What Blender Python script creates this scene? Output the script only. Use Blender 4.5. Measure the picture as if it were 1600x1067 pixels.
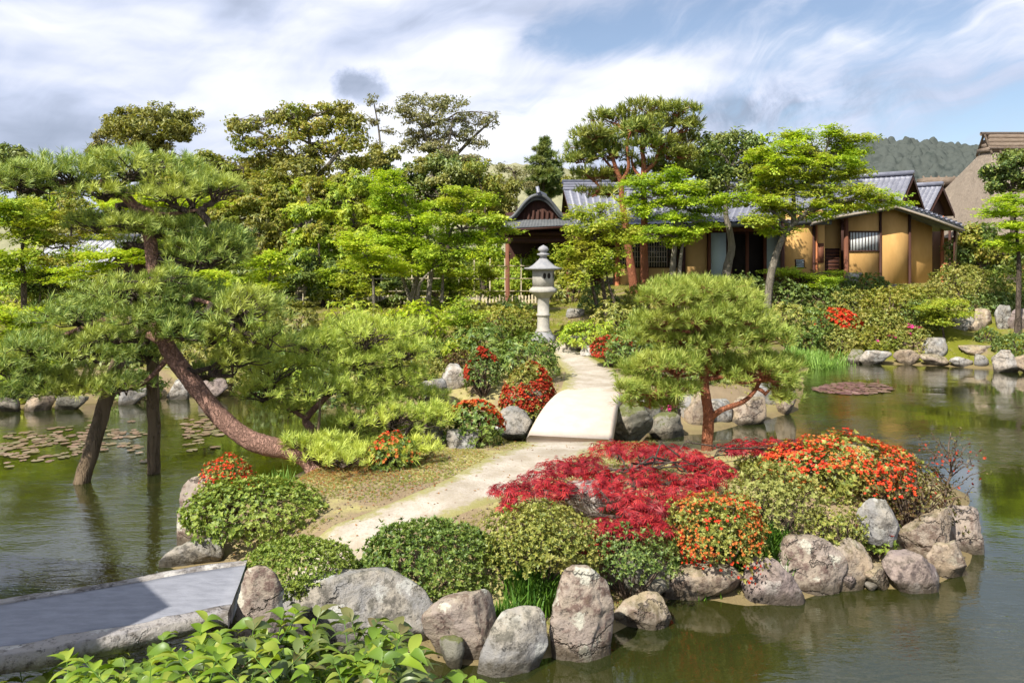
import bpy, math, random
import numpy as np
for o in list(bpy.data.objects): bpy.data.objects.remove(o)
SC = bpy.context.scene; COL = SC.collection
# ------------------------------------------------------------------ camera, sky, sun, exposure
F, H, HV = 1200.0, 3.3, 400.0        # focal length in photo pixels, eye height above the pond, horizon row
cam = bpy.data.cameras.new('camera'); camo = bpy.data.objects.new('camera', cam); COL.objects.link(camo)
camo.location = (0, 0, H); camo.rotation_euler = (math.pi/2, 0, 0)
cam.sensor_width = 36; cam.lens = 36*F/1600; cam.shift_y = -(533.5-HV)/1600
cam.clip_start = .1; cam.clip_end = 4000; SC.camera = camo
SUN_EL, SUN_AZ = math.radians(47), math.radians(-142)   # azimuth from +Y towards +X: behind the camera, to its left
sd = np.array([math.sin(SUN_AZ)*math.cos(SUN_EL), math.cos(SUN_AZ)*math.cos(SUN_EL), math.sin(SUN_EL)])
sl = bpy.data.lights.new('sun', 'SUN'); sl.energy = 4.0; sl.angle = math.radians(.53); sl.color = (1, .95, .86)
so = bpy.data.objects.new('sun', sl); COL.objects.link(so)
from mathutils import Vector
so.rotation_euler = Vector(sd).to_track_quat('Z', 'Y').to_euler()
SC.view_settings.view_transform = 'Standard'; SC.view_settings.look = 'None'
SC.view_settings.exposure = 0.86; SC.view_settings.gamma = 1; SC.view_settings.use_curve_mapping = False
SC.render.engine = 'CYCLES'
SC.cycles.use_denoising = True
SC.cycles.max_bounces = 7; SC.cycles.diffuse_bounces = 3; SC.cycles.glossy_bounces = 3; SC.cycles.transmission_bounces = 4
SC.cycles.transparent_max_bounces = 6; SC.cycles.caustics_reflective = False; SC.cycles.caustics_refractive = False
SC.cycles.use_adaptive_sampling = True; SC.cycles.adaptive_threshold = .015

class NT:                                             # small node-tree writer
    def __init__(s, nt): s.nt = nt; nt.nodes.clear()
    def n(s, t, **k):
        nd = s.nt.nodes.new(t)
        for a, b in k.items(): setattr(nd, a, b)
        return nd
    def put(s, sock, v):
        if v is None: return
        if isinstance(v, bpy.types.NodeSocket): s.nt.links.new(v, sock)
        elif isinstance(v, (tuple, list)) and sock.type == 'RGBA' and len(v) == 3: sock.default_value = (*v, 1)
        else: sock.default_value = v
    def m(s, op, a, b=None, c=None, clamp=False):
        nd = s.n('ShaderNodeMath', operation=op, use_clamp=clamp)
        for i, v in enumerate((a, b, c)): s.put(nd.inputs[i], v)
        return nd.outputs[0]
    def mix(s, f, a, b, mode='MIX'):
        nd = s.n('ShaderNodeMix', data_type='RGBA', blend_type=mode)
        s.put(nd.inputs[0], f); s.put(nd.inputs[6], a); s.put(nd.inputs[7], b); return nd.outputs[2]
    def ramp(s, f, stops, interp='LINEAR'):
        nd = s.n('ShaderNodeValToRGB'); cr = nd.color_ramp; cr.interpolation = interp
        while len(cr.elements) < len(stops): cr.elements.new(.5)
        for e, (p, c) in zip(cr.elements, stops):
            e.position = p; e.color = (*c, 1) if not isinstance(c, (int, float)) else (c, c, c, 1)
        s.put(nd.inputs[0], f); return nd.outputs[0]
    def noise(s, vec, scale, detail=4, rough=.55, dist=0.0, out=0):
        nd = s.n('ShaderNodeTexNoise'); s.put(nd.inputs['Vector'], vec); s.put(nd.inputs['Scale'], scale)
        nd.inputs['Detail'].default_value = detail; nd.inputs['Roughness'].default_value = rough; nd.inputs['Distortion'].default_value = dist
        return nd.outputs[out]
    def voro(s, vec, scale, feature='F1', out=0, rnd=1.0):
        nd = s.n('ShaderNodeTexVoronoi', feature=feature); s.put(nd.inputs['Vector'], vec); nd.inputs['Scale'].default_value = scale
        nd.inputs['Randomness'].default_value = rnd
        return nd.outputs[out]
    def sstep(s, x, a, b):
        nd = s.n('ShaderNodeMapRange', interpolation_type='SMOOTHSTEP'); s.put(nd.inputs[0], x); s.put(nd.inputs[1], a); s.put(nd.inputs[2], b)
        return nd.outputs[0]
    def xyz(s, x, y, z):
        nd = s.n('ShaderNodeCombineXYZ')
        for i, v in enumerate((x, y, z)): s.put(nd.inputs[i], v)
        return nd.outputs[0]
    def sep(s, v):
        nd = s.n('ShaderNodeSeparateXYZ'); s.put(nd.inputs[0], v); return nd.outputs
    def scale(s, vec, xyz):
        nd = s.n('ShaderNodeMapping'); s.put(nd.inputs[0], vec); nd.inputs['Scale'].default_value = xyz; return nd.outputs[0]
    def bump(s, h, st=.5, d=.02):
        nd = s.n('ShaderNodeBump'); s.put(nd.inputs['Height'], h); nd.inputs['Strength'].default_value = st; nd.inputs['Distance'].default_value = d
        return nd.outputs[0]

W = bpy.data.worlds.new('World'); SC.world = W; W.use_nodes = True
t = NT(W.node_tree)
gen = t.n('ShaderNodeTexCoord').outputs['Generated']
x, y, z = t.sep(gen)
az = t.m('ARCTAN2', x, y)
el = t.m('DIVIDE', z, t.m('SQRT', t.m('ADD', t.m('MULTIPLY', x, x), t.m('MULTIPLY', y, y))))
sky = t.n('ShaderNodeTexSky', sky_type='NISHITA', sun_disc=False, sun_elevation=SUN_EL, sun_rotation=SUN_AZ, air_density=1.0, dust_density=.6, ozone_density=1.6)
th = math.radians(20)
# streaks fan out: steeper to the right
S = t.m('ADD', t.m('MULTIPLY', az, math.cos(th)), t.m('MULTIPLY', el, math.sin(th)))
T = t.m('SUBTRACT', t.m('MULTIPLY', el, math.cos(th)), t.m('MULTIPLY', az, math.sin(th)))
warp = t.noise(t.xyz(az, el, 0), 4, 3, .5)
Tw = t.m('ADD', T, t.m('MULTIPLY', t.m('SUBTRACT', warp, .5), .16))
streak = t.noise(t.xyz(t.m('MULTIPLY', S, 2.2), t.m('MULTIPLY', Tw, 6.5), 3.1), 1.7, 8, .55, .5)
fine = t.noise(t.xyz(t.m('MULTIPLY', S, 8), t.m('MULTIPLY', Tw, 16), 7.7), 1.6, 7, .62, .6)
soft = t.noise(t.xyz(t.m('MULTIPLY', az, 1.6), t.m('MULTIPLY', el, 5.5), 1.7), 1.5, 4, .5, .2)
def gauss(a0, e0, ra, re):
    da = t.m('DIVIDE', t.m('SUBTRACT', az, a0), ra); de = t.m('DIVIDE', t.m('SUBTRACT', el, e0), re)
    return t.m('POWER', 2.718, t.m('MULTIPLY', -1.0, t.m('ADD', t.m('MULTIPLY', da, da), t.m('MULTIPLY', de, de))))
left = t.sstep(az, .10, -.14)                                   # the left half is veiled, the right half is torn open
low = t.sstep(el, .20, .02)
bias = t.m('ADD', t.m('MULTIPLY', left, .20), t.m('MULTIPLY', low, .13))
bias = t.m('ADD', bias, t.m('MULTIPLY', gauss(.18, .225, .20, .05), .13))
bias = t.m('ADD', bias, t.m('MULTIPLY', gauss(-.10, .33, .10, .045), .16))
bias = t.m('SUBTRACT', bias, t.m('MULTIPLY', gauss(.10, .285, .12, .028), .16))
bias = t.m('SUBTRACT', bias, t.m('MULTIPLY', t.sstep(az, .16, .42), .06))
bias = t.m('SUBTRACT', bias, t.m('MULTIPLY', gauss(.50, .26, .10, .05), .07))
d0 = t.m('ADD', t.m('ADD', t.m('MULTIPLY', streak, .8), t.m('MULTIPLY', fine, .2)), bias)
dens = t.sstep(d0, .33, .57)
lum = t.m('ADD', t.m('MULTIPLY', soft, .65), t.m('MULTIPLY', d0, .45))
lum = t.m('ADD', lum, t.m('MULTIPLY', gauss(-.12, .15, .30, .10), .13)); lum = t.m('SUBTRACT', lum, t.m('MULTIPLY', gauss(-.55, .22, .30, .16), .06))
shade = t.sstep(lum, .44, .86)
right = t.m('SUBTRACT', 1.0, left)
shade = t.m('ADD', shade, t.m('MULTIPLY', right, .30), clamp=True)
dark = t.m('MULTIPLY', gauss(.31, .185, .16, .035), t.sstep(t.noise(t.xyz(az, el, 2), 14, 7, .65, .4), .38, .66))
pf = t.m('ADD', gauss(-.193, .215, .040, .026), t.m('MULTIPLY', t.m('SUBTRACT', t.noise(t.xyz(az, el, 4), 30, 6, .65), .5), 1.1))
puff = t.sstep(pf, .25, .80)
shade = t.m('SUBTRACT', shade, t.m('MULTIPLY', dark, .5), clamp=True)
shade = t.m('SUBTRACT', shade, t.m('MULTIPLY', puff, .62), clamp=True)
ccol = t.ramp(shade, [(0, (.30, .35, .46)), (.36, (.53, .59, .75)), (.68, (.75, .78, .89)), (1, (.97, .97, 1.0))])
b1 = t.n('ShaderNodeBackground'); t.put(b1.inputs[0], sky.outputs[0]); b1.inputs[1].default_value = .08
b2 = t.n('ShaderNodeBackground'); t.put(b2.inputs[0], ccol); b2.inputs[1].default_value = .69
mx = t.n('ShaderNodeMixShader')
t.put(mx.inputs[0], t.m('MAXIMUM', t.m('ADD', .20, t.m('MULTIPLY', dens, .76)), t.m('MULTIPLY', puff, .95))); t.put(mx.inputs[1], b1.outputs[0]); t.put(mx.inputs[2], b2.outputs[0])
t.put(t.n('ShaderNodeOutputWorld').inputs[0], mx.outputs[0])

# ------------------------------------------------------------------ numpy helpers
R = np.random.default_rng(7)
def hsh(i):
    i = i.astype(np.int64)
    h = (i[..., 0]*374761393 + i[..., 1]*668265263 + i[..., 2]*2147483647) & 0xffffffff
    h = ((h ^ (h >> 13))*1274126177) & 0xffffffff
    h = h ^ (h >> 16)
    return (h & 0xffffff)/float(0xffffff)
def vnoise(p):
    p = np.asarray(p, float); i = np.floor(p); f = p-i; f = f*f*(3-2*f); r = 0
    for dx in (0, 1):
        for dy in (0, 1):
            for dz in (0, 1):
                w = (f[..., 0] if dx else 1-f[..., 0])*(f[..., 1] if dy else 1-f[..., 1])*(f[..., 2] if dz else 1-f[..., 2])
                r = r + w*hsh(i+np.array([dx, dy, dz]))
    return r
def fbm(p, o=4):
    s, a, tt = 0, 1., 0
    for k in range(o): s = s+a*vnoise(p*2**k+17.3*k); tt += a; a *= .5
    return s/tt-.5
def sm(x, a, b):
    q = np.clip((x-a)/(b-a), 0, 1); return q*q*(3-2*q)
def unit(v): return v/np.maximum(np.linalg.norm(v, axis=-1, keepdims=True), 1e-9)
def rdir(n): return unit(R.normal(size=(n, 3)))
def frames(nz, spin=None):
    nz = unit(nz); n = len(nz)
    ref = np.where(np.abs(nz[:, 2:3]) < .9, np.array([[0, 0, 1.]]), np.array([[1., 0, 0]]))
    xx = unit(np.cross(ref, nz)); yy = np.cross(nz, xx)
    a = R.uniform(0, 2*np.pi, n) if spin is None else spin
    c, s = np.cos(a)[:, None], np.sin(a)[:, None]
    return np.stack([xx*c+yy*s, yy*c-xx*s, nz], axis=2)
def dirframes(dx, up):
    dx = unit(dx); yy = unit(np.cross(up, dx)); zz = np.cross(dx, yy)
    return np.stack([dx, yy, zz], axis=2)
def stamp(tpl, P, Rm, S):
    tv, tf = tpl; S = np.asarray(S, float)
    S = S[:, None, None] if S.ndim == 1 else S[:, None, :]
    V = np.einsum('nij,nvj->nvi', Rm, np.broadcast_to(tv, (len(P),)+tv.shape)*S)+P[:, None, :]
    Fc = tf[None]+(np.arange(len(P))*len(tv))[:, None, None]
    return V.reshape(-1, 3), Fc.reshape(-1, tf.shape[1])
class MB:                                             # gathers faces for ONE mesh
    def __init__(s): s.V = []; s.F = []; s.n = 0
    def add(s, V, Fc):
        V = np.asarray(V, float).reshape(-1, 3); Fc = np.asarray(Fc, np.int64)
        s.V.append(V); s.F.append(Fc+s.n); s.n += len(V); return s
    def box(s, x0, x1, y0, y1, z0, z1):
        v = [(a, b, c) for c in (z0, z1) for b in (y0, y1) for a in (x0, x1)]
        return s.add(v, [(0, 2, 3, 1), (4, 5, 7, 6), (0, 1, 5, 4), (2, 6, 7, 3), (0, 4, 6, 2), (1, 3, 7, 5)])
    def tube(s, pts, rad, n=8, cap=True, jit=0.0):
        pts = np.asarray(pts, float); m = len(pts); rad = np.broadcast_to(np.asarray(rad, float), (m,))
        tg = np.gradient(pts, axis=0); tg = unit(tg)
        ref = np.array([0.31, 0.95, .05]); nx = unit(np.cross(tg, ref)); ny = np.cross(tg, nx)
        a = np.arange(n)*2*np.pi/n
        rr = rad[:, None]*(1+(R.uniform(-jit, jit, (m, n)) if jit else 0))
        V = pts[:, None, :]+rr[..., None]*(np.cos(a)[None, :, None]*nx[:, None, :]+np.sin(a)[None, :, None]*ny[:, None, :])
        i = np.arange(m-1)[:, None]*n; j = np.arange(n)[None]; k = (j+1) % n
        Fc = np.stack([i+j, i+k, i+n+k, i+n+j], -1).reshape(-1, 4)
        b = s.n; s.add(V.reshape(-1, 3), Fc)
        if cap:
            for ring, c in ((0, pts[0]), (m-1, pts[-1])):
                s.V.append(c[None]); ci = s.n; s.n += 1
                q = b+ring*n+np.arange(n); q2 = b+ring*n+(np.arange(n)+1) % n
                s.F.append(np.stack([q, q2, np.full(n, ci)], -1))
        return s
    def lathe(s, prof, c=(0, 0, 0), n=24, rot=0.):
        prof = np.asarray(prof, float); m = len(prof); a = rot+np.arange(n)*2*np.pi/n
        V = np.stack([prof[:, None, 0]*np.cos(a), prof[:, None, 0]*np.sin(a), np.broadcast_to(prof[:, None, 1], (m, n))], -1)+np.array(c)
        i = np.arange(m-1)[:, None]*n; j = np.arange(n)[None]; k = (j+1) % n
        return s.add(V.reshape(-1, 3), np.stack([i+j, i+k, i+n+k, i+n+j], -1).reshape(-1, 4))
    def prism(s, poly, y0, y1):                       # polygon in XZ pushed along Y
        n = len(poly); v = [(p[0], y0, p[1]) for p in poly]+[(p[0], y1, p[1]) for p in poly]
        b = s.n; s.add(v, [(i, (i+1) % n, n+(i+1) % n, n+i) for i in range(n)])
        s.F.append(np.array([[b+i for i in range(n)][::-1]])); s.F.append(np.array([[b+n+i for i in range(n)]]))
        return s
    def build(s, name, mat, parent=None, smooth=False, org=None):
        V = np.concatenate(s.V) if s.V else np.zeros((0, 3))
        if org is not None: V = V-np.asarray(org)
        me = bpy.data.meshes.new(name); me.vertices.add(len(V)); me.vertices.foreach_set('co', V.astype(np.float32).ravel())
        nl = sum(f.size for f in s.F); npoly = sum(len(f) for f in s.F)
        me.loops.add(nl); me.polygons.add(npoly)
        me.loops.foreach_set('vertex_index', np.concatenate([f.ravel() for f in s.F]).astype(np.int32))
        tot = np.concatenate([np.full(len(f), f.shape[1]) for f in s.F]); st = np.concatenate([[0], np.cumsum(tot)[:-1]])
        me.polygons.foreach_set('loop_start', st.astype(np.int32))
        if smooth: me.polygons.foreach_set('use_smooth', np.ones(npoly, bool))
        me.update(calc_edges=True)
        me.materials.append(mat)
        o = bpy.data.objects.new(name, me); COL.objects.link(o)
        if parent is not None: o.parent = parent
        elif org is not None: o.location = org
        return o
def tag(o, label=None, cat=None, group=None, kind=None):
    for k, v in (('label', label), ('category', cat), ('group', group), ('kind', kind)):
        if v: o[k] = v
    return o
def empty(name, loc, label, cat, group=None):
    o = bpy.data.objects.new(name, None); COL.objects.link(o); o.location = loc; o.empty_display_size = .2
    return tag(o, label, cat, group)
def PX(u, v, Y): return np.array([(u-800)/F*Y, Y, H-(v-HV)/F*Y])
def hx(u, Y): return (u-800)/F*Y
def hz(v, Y): return H-(v-HV)/F*Y
def GP(u, v, z=0.):
    Y = (H-z)*F/(v-HV); return np.array([(u-800)/F*Y, Y, z])
def spline(pts, k=6):
    p = np.asarray(pts, float); p = np.vstack([2*p[0]-p[1], p, 2*p[-1]-p[-2]]); out = []
    for i in range(1, len(p)-2):
        for tt in np.arange(k)/k:
            a, b, c, d = p[i-1], p[i], p[i+1], p[i+2]
            out.append(.5*(2*b+(c-a)*tt+(2*a-5*b+4*c-d)*tt**2+(3*b-a-3*c+d)*tt**3))
    out.append(p[-2]); return np.array(out)

# ------------------------------------------------------------------ materials
MATS = {}
def mat(name):
    m = bpy.data.materials.new(name); m.use_nodes = True; return m, NT(m.node_tree)
def out(t, sh): t.put(t.n('ShaderNodeOutputMaterial').inputs[0], sh)
def pbsdf(t, col, rough=.8, nrm=None, spec=.3):
    b = t.n('ShaderNodeBsdfPrincipled'); t.put(b.inputs['Base Color'], col); t.put(b.inputs['Roughness'], rough)
    t.put(b.inputs['Specular IOR Level'], spec); t.put(b.inputs['Normal'], nrm); return b.outputs[0]
def obco(t): return t.n('ShaderNodeTexCoord').outputs['Object']
def leafmat(name, cols, trans=.35, gloss=.05, patch=None, psc=1.2, tint=None, rough=.55):
    m, t = mat(name); co = obco(t)
    rnd = t.n('ShaderNodeNewGeometry').outputs['Random Per Island']
    n = len(cols); c = t.ramp(rnd, [(i/max(1, n-1), q) for i, q in enumerate(cols)])
    if patch: c = t.mix(t.m('MULTIPLY', t.sstep(t.noise(co, psc, 3, .6), .46, .66), .75), c, patch)
    d = t.n('ShaderNodeBsdfDiffuse'); t.put(d.inputs[0], c)
    tr = t.n('ShaderNodeBsdfTranslucent'); t.put(tr.inputs[0], t.mix(1., c, tint or (1.15, 1.1, .55), 'MULTIPLY'))
    g = t.n('ShaderNodeBsdfGlossy'); g.inputs['Roughness'].default_value = rough; t.put(g.inputs[0], (.9, .95, .9))
    a = t.n('ShaderNodeMixShader'); a.inputs[0].default_value = trans; t.put(a.inputs[1], d.outputs[0]); t.put(a.inputs[2], tr.outputs[0])
    b = t.n('ShaderNodeMixShader'); b.inputs[0].default_value = gloss*.5; t.put(b.inputs[1], a.outputs[0]); t.put(b.inputs[2], g.outputs[0])
    out(t, b.outputs[0]); MATS[name] = m; return m
def barkmat(name, c1, c2, c3, sc=9., stretch=.35, dep=.03):
    m, t = mat(name); co = obco(t); v = t.scale(co, (1, 1, stretch))
    cr = t.voro(t.mix(.3, v, t.noise(v, 5, 5, .65, out=1)), sc, 'DISTANCE_TO_EDGE'); n = t.noise(v, sc*2.2, 5, .65)
    c = t.mix(t.noise(co, 2.3, 3), c1, c2); c = t.mix(t.m('MULTIPLY', t.sstep(t.m('ADD', cr, t.m('MULTIPLY', t.noise(v, sc*.8, 5, .7), .5)), .29, .15), .5), c, c3)
    c = t.mix(t.m('MULTIPLY', n, .5), c, c3)
    out(t, pbsdf(t, c, .9, t.bump(t.m('ADD', t.sstep(cr, 0, .2), t.m('MULTIPLY', n, .6)), 1., dep), .1)); MATS[name] = m; return m
def plain(name, c1, c2, sc=3., rough=.8, bump=.3, dist=.01, spec=.3, stretch=(1, 1, 1), detail=5):
    m, t = mat(name); co = t.scale(obco(t), stretch); n = t.noise(co, sc, detail, .62); n2 = t.noise(co, sc*7, 4, .6)
    c = t.mix(t.sstep(n, .3, .7), c1, c2); c = t.mix(t.m('MULTIPLY', n2, .35), c, tuple(q*.6 for q in c1))
    out(t, pbsdf(t, c, rough, t.bump(t.m('ADD', n, t.m('MULTIPLY', n2, .5)), bump, dist), spec)); MATS[name] = m; return m
def rockmat(name, base, tan, dark, lichen, moss=.0, li=.5):
    m, t = mat(name); oi = t.n('ShaderNodeObjectInfo').outputs['Random']
    nd = t.n('ShaderNodeVectorMath', operation='ADD'); t.put(nd.inputs[0], obco(t)); t.put(nd.inputs[1], t.xyz(t.m('MULTIPLY', oi, 31.), t.m('MULTIPLY', oi, 17.), 0)); co = nd.outputs[0]
    n1 = t.noise(co, 2.6, 5, .62, .3); n2 = t.noise(co, 11, 6, .7); n3 = t.noise(co, 46, 4, .7)
    c = t.mix(t.sstep(n1, .38, .62), base, tan)
    c = t.mix(t.m('MULTIPLY', t.sstep(t.m('ADD', n2, t.m('MULTIPLY', t.m('SUBTRACT', n1, .5), .5)), .47, .66), .85), c, dark)
    vz = t.voro(t.mix(.25, co, t.noise(co, 5, 4, .7, out=1)), 5.5)
    lk = t.m('MULTIPLY', t.sstep(t.m('ADD', vz, t.m('MULTIPLY', n3, .35)), .52, .38), t.sstep(t.noise(co, 1.7, 3), .5-.25*li, .62-.2*li))
    c = t.mix(t.m('MULTIPLY', lk, .8), c, lichen)
    c = t.mix(t.m('MULTIPLY', t.sstep(t.noise(co, 17, 6, .8), .56, .64), .7), c, (.03, .028, .025))
    nrm = t.sep(t.n('ShaderNodeNewGeometry').outputs['Normal'])[2]
    pz = t.sep(t.n('ShaderNodeNewGeometry').outputs['Position'])[2]
    if moss: c = t.mix(t.m('MULTIPLY', t.sstep(t.m('ADD', t.m('MULTIPLY', nrm, .35), n2), .62, .8), moss), c, (.10, .115, .018))
    wet = t.sstep(t.m('ADD', pz, t.m('MULTIPLY', n2, -.14)), .10, -.02)                  # waterline stain
    c = t.mix(t.m('MULTIPLY', wet, .75), c, (.05, .04, .022))
    fr_ = t.voro(t.mix(.4, t.scale(co, (1, 1, 1.8)), t.noise(co, 2.2, 5, .7, out=1)), 2.0, 'DISTANCE_TO_EDGE'); crk = t.m('MULTIPLY', t.sstep(fr_, .03, .0), t.m('MULTIPLY', t.sstep(t.noise(co, 1.3, 3), .42, .62), .75))
    c = t.mix(t.m('MULTIPLY', crk, .8), c, (.04, .032, .026))
    n1 = t.m('SUBTRACT', n1, t.m('MULTIPLY', crk, .5))
    h = t.m('ADD', t.m('MULTIPLY', n1, 1.), t.m('ADD', t.m('MULTIPLY', n2, .5), t.m('MULTIPLY', n3, .18)))
    out(t, pbsdf(t, c, t.m('SUBTRACT', .85, t.m('MULTIPLY', wet, .4)), t.bump(h, .9, .05), .25)); MATS[name] = m; return m

rockmat('rock_grey', (.27, .26, .25), (.36, .32, .26), (.10, .09, .08), (.50, .49, .44), .1, .35)
rockmat('rock_tan', (.42, .32, .22), (.34, .28, .22), (.15, .10, .075), (.52, .47, .36), .3, .1)
rockmat('rock_brown', (.24, .19, .18), (.33, .26, .22), (.10, .075, .07), (.50, .45, .40), .1, .2)
rockmat('rock_lichen', (.33, .27, .23), (.38, .31, .24), (.13, .075, .065), (.60, .58, .47), .15, 1.)
rockmat('rock_moss', (.20, .19, .15), (.30, .26, .20), (.08, .07, .055), (.42, .40, .34), .75, .1)
rockmat('rock_white', (.46, .43, .39), (.42, .36, .29), (.19, .17, .15), (.60, .58, .53), .12, .5)
rockmat('rock_bed', (.30, .24, .12), (.34, .27, .14), (.20, .16, .08), (.36, .30, .16), 0, .1)
leafmat('needle_dark', [(0.046, 0.109, 0.025), (0.116, 0.209, 0.043), (0.186, 0.295, 0.054), (0.295, 0.388, 0.093)], .2, .07, (0.248, 0.357, 0.078), .9)
leafmat('needle_blue', [(0.098, 0.186, 0.039), (0.217, 0.317, 0.070), (0.348, 0.456, 0.096), (0.544, 0.595, 0.134)], .22, .07, (0.521, 0.558, 0.090), .8)
leafmat('needle_yellow', [(.15, .23, .035), (.27, .36, .055), (.38, .47, .08), (.52, .54, .14)], .26, .05, (.48, .52, .10), 1.0)
leafmat('needle_low', [(0.204, 0.307, 0.051), (0.366, 0.466, 0.079), (0.529, 0.632, 0.109), (0.732, 0.781, 0.174)], .26, .06, (0.691, 0.744, 0.130), .9)
leafmat('needle_red_pine', [(0.103, 0.158, 0.030), (0.182, 0.251, 0.047), (0.305, 0.354, 0.068), (0.469, 0.466, 0.102)], .2, .06, (0.388, 0.391, 0.081), .5)
leafmat('leaf_olive', [(0.111, 0.138, 0.022), (0.195, 0.216, 0.035), (0.299, 0.300, 0.050), (0.429, 0.396, 0.088)], .3, .08, (0.351, 0.312, 0.066), .7)
leafmat('leaf_evergreen', [(0.055, 0.097, 0.019), (0.100, 0.168, 0.028), (0.173, 0.252, 0.042), (0.309, 0.336, 0.069)], .22, .10, (0.255, 0.269, 0.046), .6)
leafmat('leaf_bright', [(0.280, 0.406, 0.031), (0.406, 0.560, 0.034), (0.532, 0.672, 0.046), (0.672, 0.742, 0.070)], .42, .04, (0.224, 0.378, 0.042), .8)
leafmat('leaf_mid', [(0.164, 0.269, 0.024), (0.273, 0.403, 0.034), (0.400, 0.538, 0.046), (0.601, 0.672, 0.077)], .38, .05, (0.582, 0.571, 0.062), .7)
leafmat('leaf_yellow', [(.36, .52, .03), (.46, .60, .04), (.54, .63, .05), (.58, .58, .07)], .42, .03, (.32, .48, .03), .9)
leafmat('leaf_gold', [(.18, .23, .03), (.30, .33, .045), (.42, .40, .06), (.46, .36, .085)], .36, .06, (.20, .28, .035), .6)
leafmat('leaf_spring', [(0.210, 0.308, 0.031), (0.336, 0.448, 0.042), (0.476, 0.546, 0.063), (0.588, 0.588, 0.098)], .4, .05, (0.560, 0.532, 0.070), .8)
leafmat('leaf_grey', [(0.154, 0.168, 0.070), (0.224, 0.238, 0.091), (0.308, 0.308, 0.112), (0.392, 0.350, 0.154)], .3, .05, (0.238, 0.196, 0.084), .4)
leafmat('leaf_azalea', [(.055, .11, .014), (.10, .175, .02), (.16, .245, .03), (.26, .33, .055)], .25, .09, (.22, .28, .04), 1.6)
leafmat('leaf_azalea_dark', [(0.056, 0.105, 0.017), (0.105, 0.175, 0.027), (0.168, 0.252, 0.042), (0.308, 0.364, 0.084)], .25, .10, (0.238, 0.280, 0.056), 1.8)
leafmat('leaf_azalea_light', [(.10, .165, .02), (.17, .25, .03), (.25, .335, .042), (.37, .43, .08)], .26, .07, (.30, .35, .05), 1.8)
leafmat('leaf_azalea_olive', [(0.126, 0.168, 0.028), (0.224, 0.266, 0.042), (0.350, 0.364, 0.063), (0.490, 0.462, 0.112)], .28, .08, (0.420, 0.350, 0.084), 1.5)
leafmat('leaf_brown', [(.09, .045, .022), (.15, .075, .03), (.17, .12, .035), (.14, .17, .03)], .25, .06, (.12, .14, .03), 2.)
leafmat('leaf_pale', [(.24, .27, .07), (.33, .35, .09), (.42, .41, .12), (.20, .24, .05)], .3, .05, (.36, .36, .10), 2.)
leafmat('leaf_crimson', [(.16, .008, .016), (.34, .013, .026), (.54, .026, .04), (.66, .06, .045)], .40, .06, (.22, .010, .024), 1.5, (1.2, .5, .5))
leafmat('flower_red', [(.60, .035, .015), (.72, .06, .02), (.80, .11, .02), (.66, .04, .05)], .35, .03, None, 1, (1, .8, .8))
leafmat('flower_orange', [(.58, .13, .03), (.64, .21, .04), (.66, .29, .06), (.55, .08, .03)], .35, .03, None, 1, (1, .8, .6))
leafmat('flower_dark_red', [(.34, .025, .015), (.46, .04, .02), (.52, .08, .025), (.28, .05, .02)], .3, .03, None, 1, (1, .8, .8))
leafmat('flower_pink', [(.62, .02, .20), (.70, .05, .28), (.72, .10, .22)], .35, .03, None, 1, (1, .8, .9))
leafmat('leaf_broad', [(0.087, 0.165, 0.017), (0.165, 0.269, 0.026), (0.234, 0.347, 0.039), (0.260, 0.260, 0.043)], .35, .10, (0.278, 0.365, 0.043), 1.3, None, .45)
leafmat('leaf_broad_bright', [(0.139, 0.243, 0.017), (0.217, 0.339, 0.024), (0.295, 0.417, 0.035), (0.365, 0.399, 0.052)], .38, .08, (0.312, 0.417, 0.043), 1.3, None, .45)
leafmat('leaf_broad_olive', [(0.061, 0.104, 0.017), (0.113, 0.165, 0.030), (0.174, 0.217, 0.043), (0.191, 0.148, 0.052)], .3, .12, (0.200, 0.217, 0.052), 1.3, None, .45)
leafmat('grass_green', [(.05, .14, .015), (.10, .22, .02), (.17, .31, .03)], .3, .05)
leafmat('grass_dry', [(0.300, 0.270, 0.091), (0.420, 0.405, 0.117), (0.540, 0.465, 0.169), (0.255, 0.315, 0.078)], .25, .02, (0.285, 0.330, 0.078), .7)
leafmat('leaf_iris', [(0.140, 0.280, 0.042), (0.252, 0.420, 0.070), (0.364, 0.532, 0.112)], .3, .07)

for nm_, st_ in (('lily_tan', [(0, (.16, .10, .06)), (.4, (.27, .17, .115)), (.7, (.14, .13, .05)), (1, (.34, .24, .17))]), ('lily_red', [(0, (.13, .06, .06)), (.4, (.24, .12, .11)), (.75, (.14, .09, .05)), (1, (.34, .21, .18))])):
    m, t = mat(nm_); c = t.ramp(t.n('ShaderNodeObjectInfo').outputs['Random'], st_); out(t, pbsdf(t, c, .35, None, .5)); MATS[nm_] = m
leafmat('fallen_leaf', [(.30, .12, .04), (.38, .20, .06), (.22, .07, .03)], .1, .03)
barkmat('bark_pine', (.60, .35, .26), (.40, .24, .185), (.11, .06, .05), 19, .6, .035)
barkmat('bark_red_pine', (.48, .18, .085), (.36, .145, .085), (.13, .055, .04), 20, .5, .02)
barkmat('bark_grey', (.34, .30, .24), (.24, .21, .16), (.09, .075, .055), 12, .25)
barkmat('bark_dark', (.12, .095, .075), (.17, .13, .10), (.04, .03, .025), 12, .3)
barkmat('bark_twig', (.24, .18, .13), (.17, .12, .09), (.08, .06, .045), 20, .3, .01)
barkmat('wood_prop', (.30, .22, .14), (.19, .14, .09), (.06, .045, .03), 8, .15)
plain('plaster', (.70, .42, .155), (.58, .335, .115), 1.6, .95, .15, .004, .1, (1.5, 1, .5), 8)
plain('plaster_shaded', (.52, .33, .13), (.48, .30, .11), .8, .95, .1, .004, .1)  # dimmer plaster copy: shade under eaves and in recesses put into the colour
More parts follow.
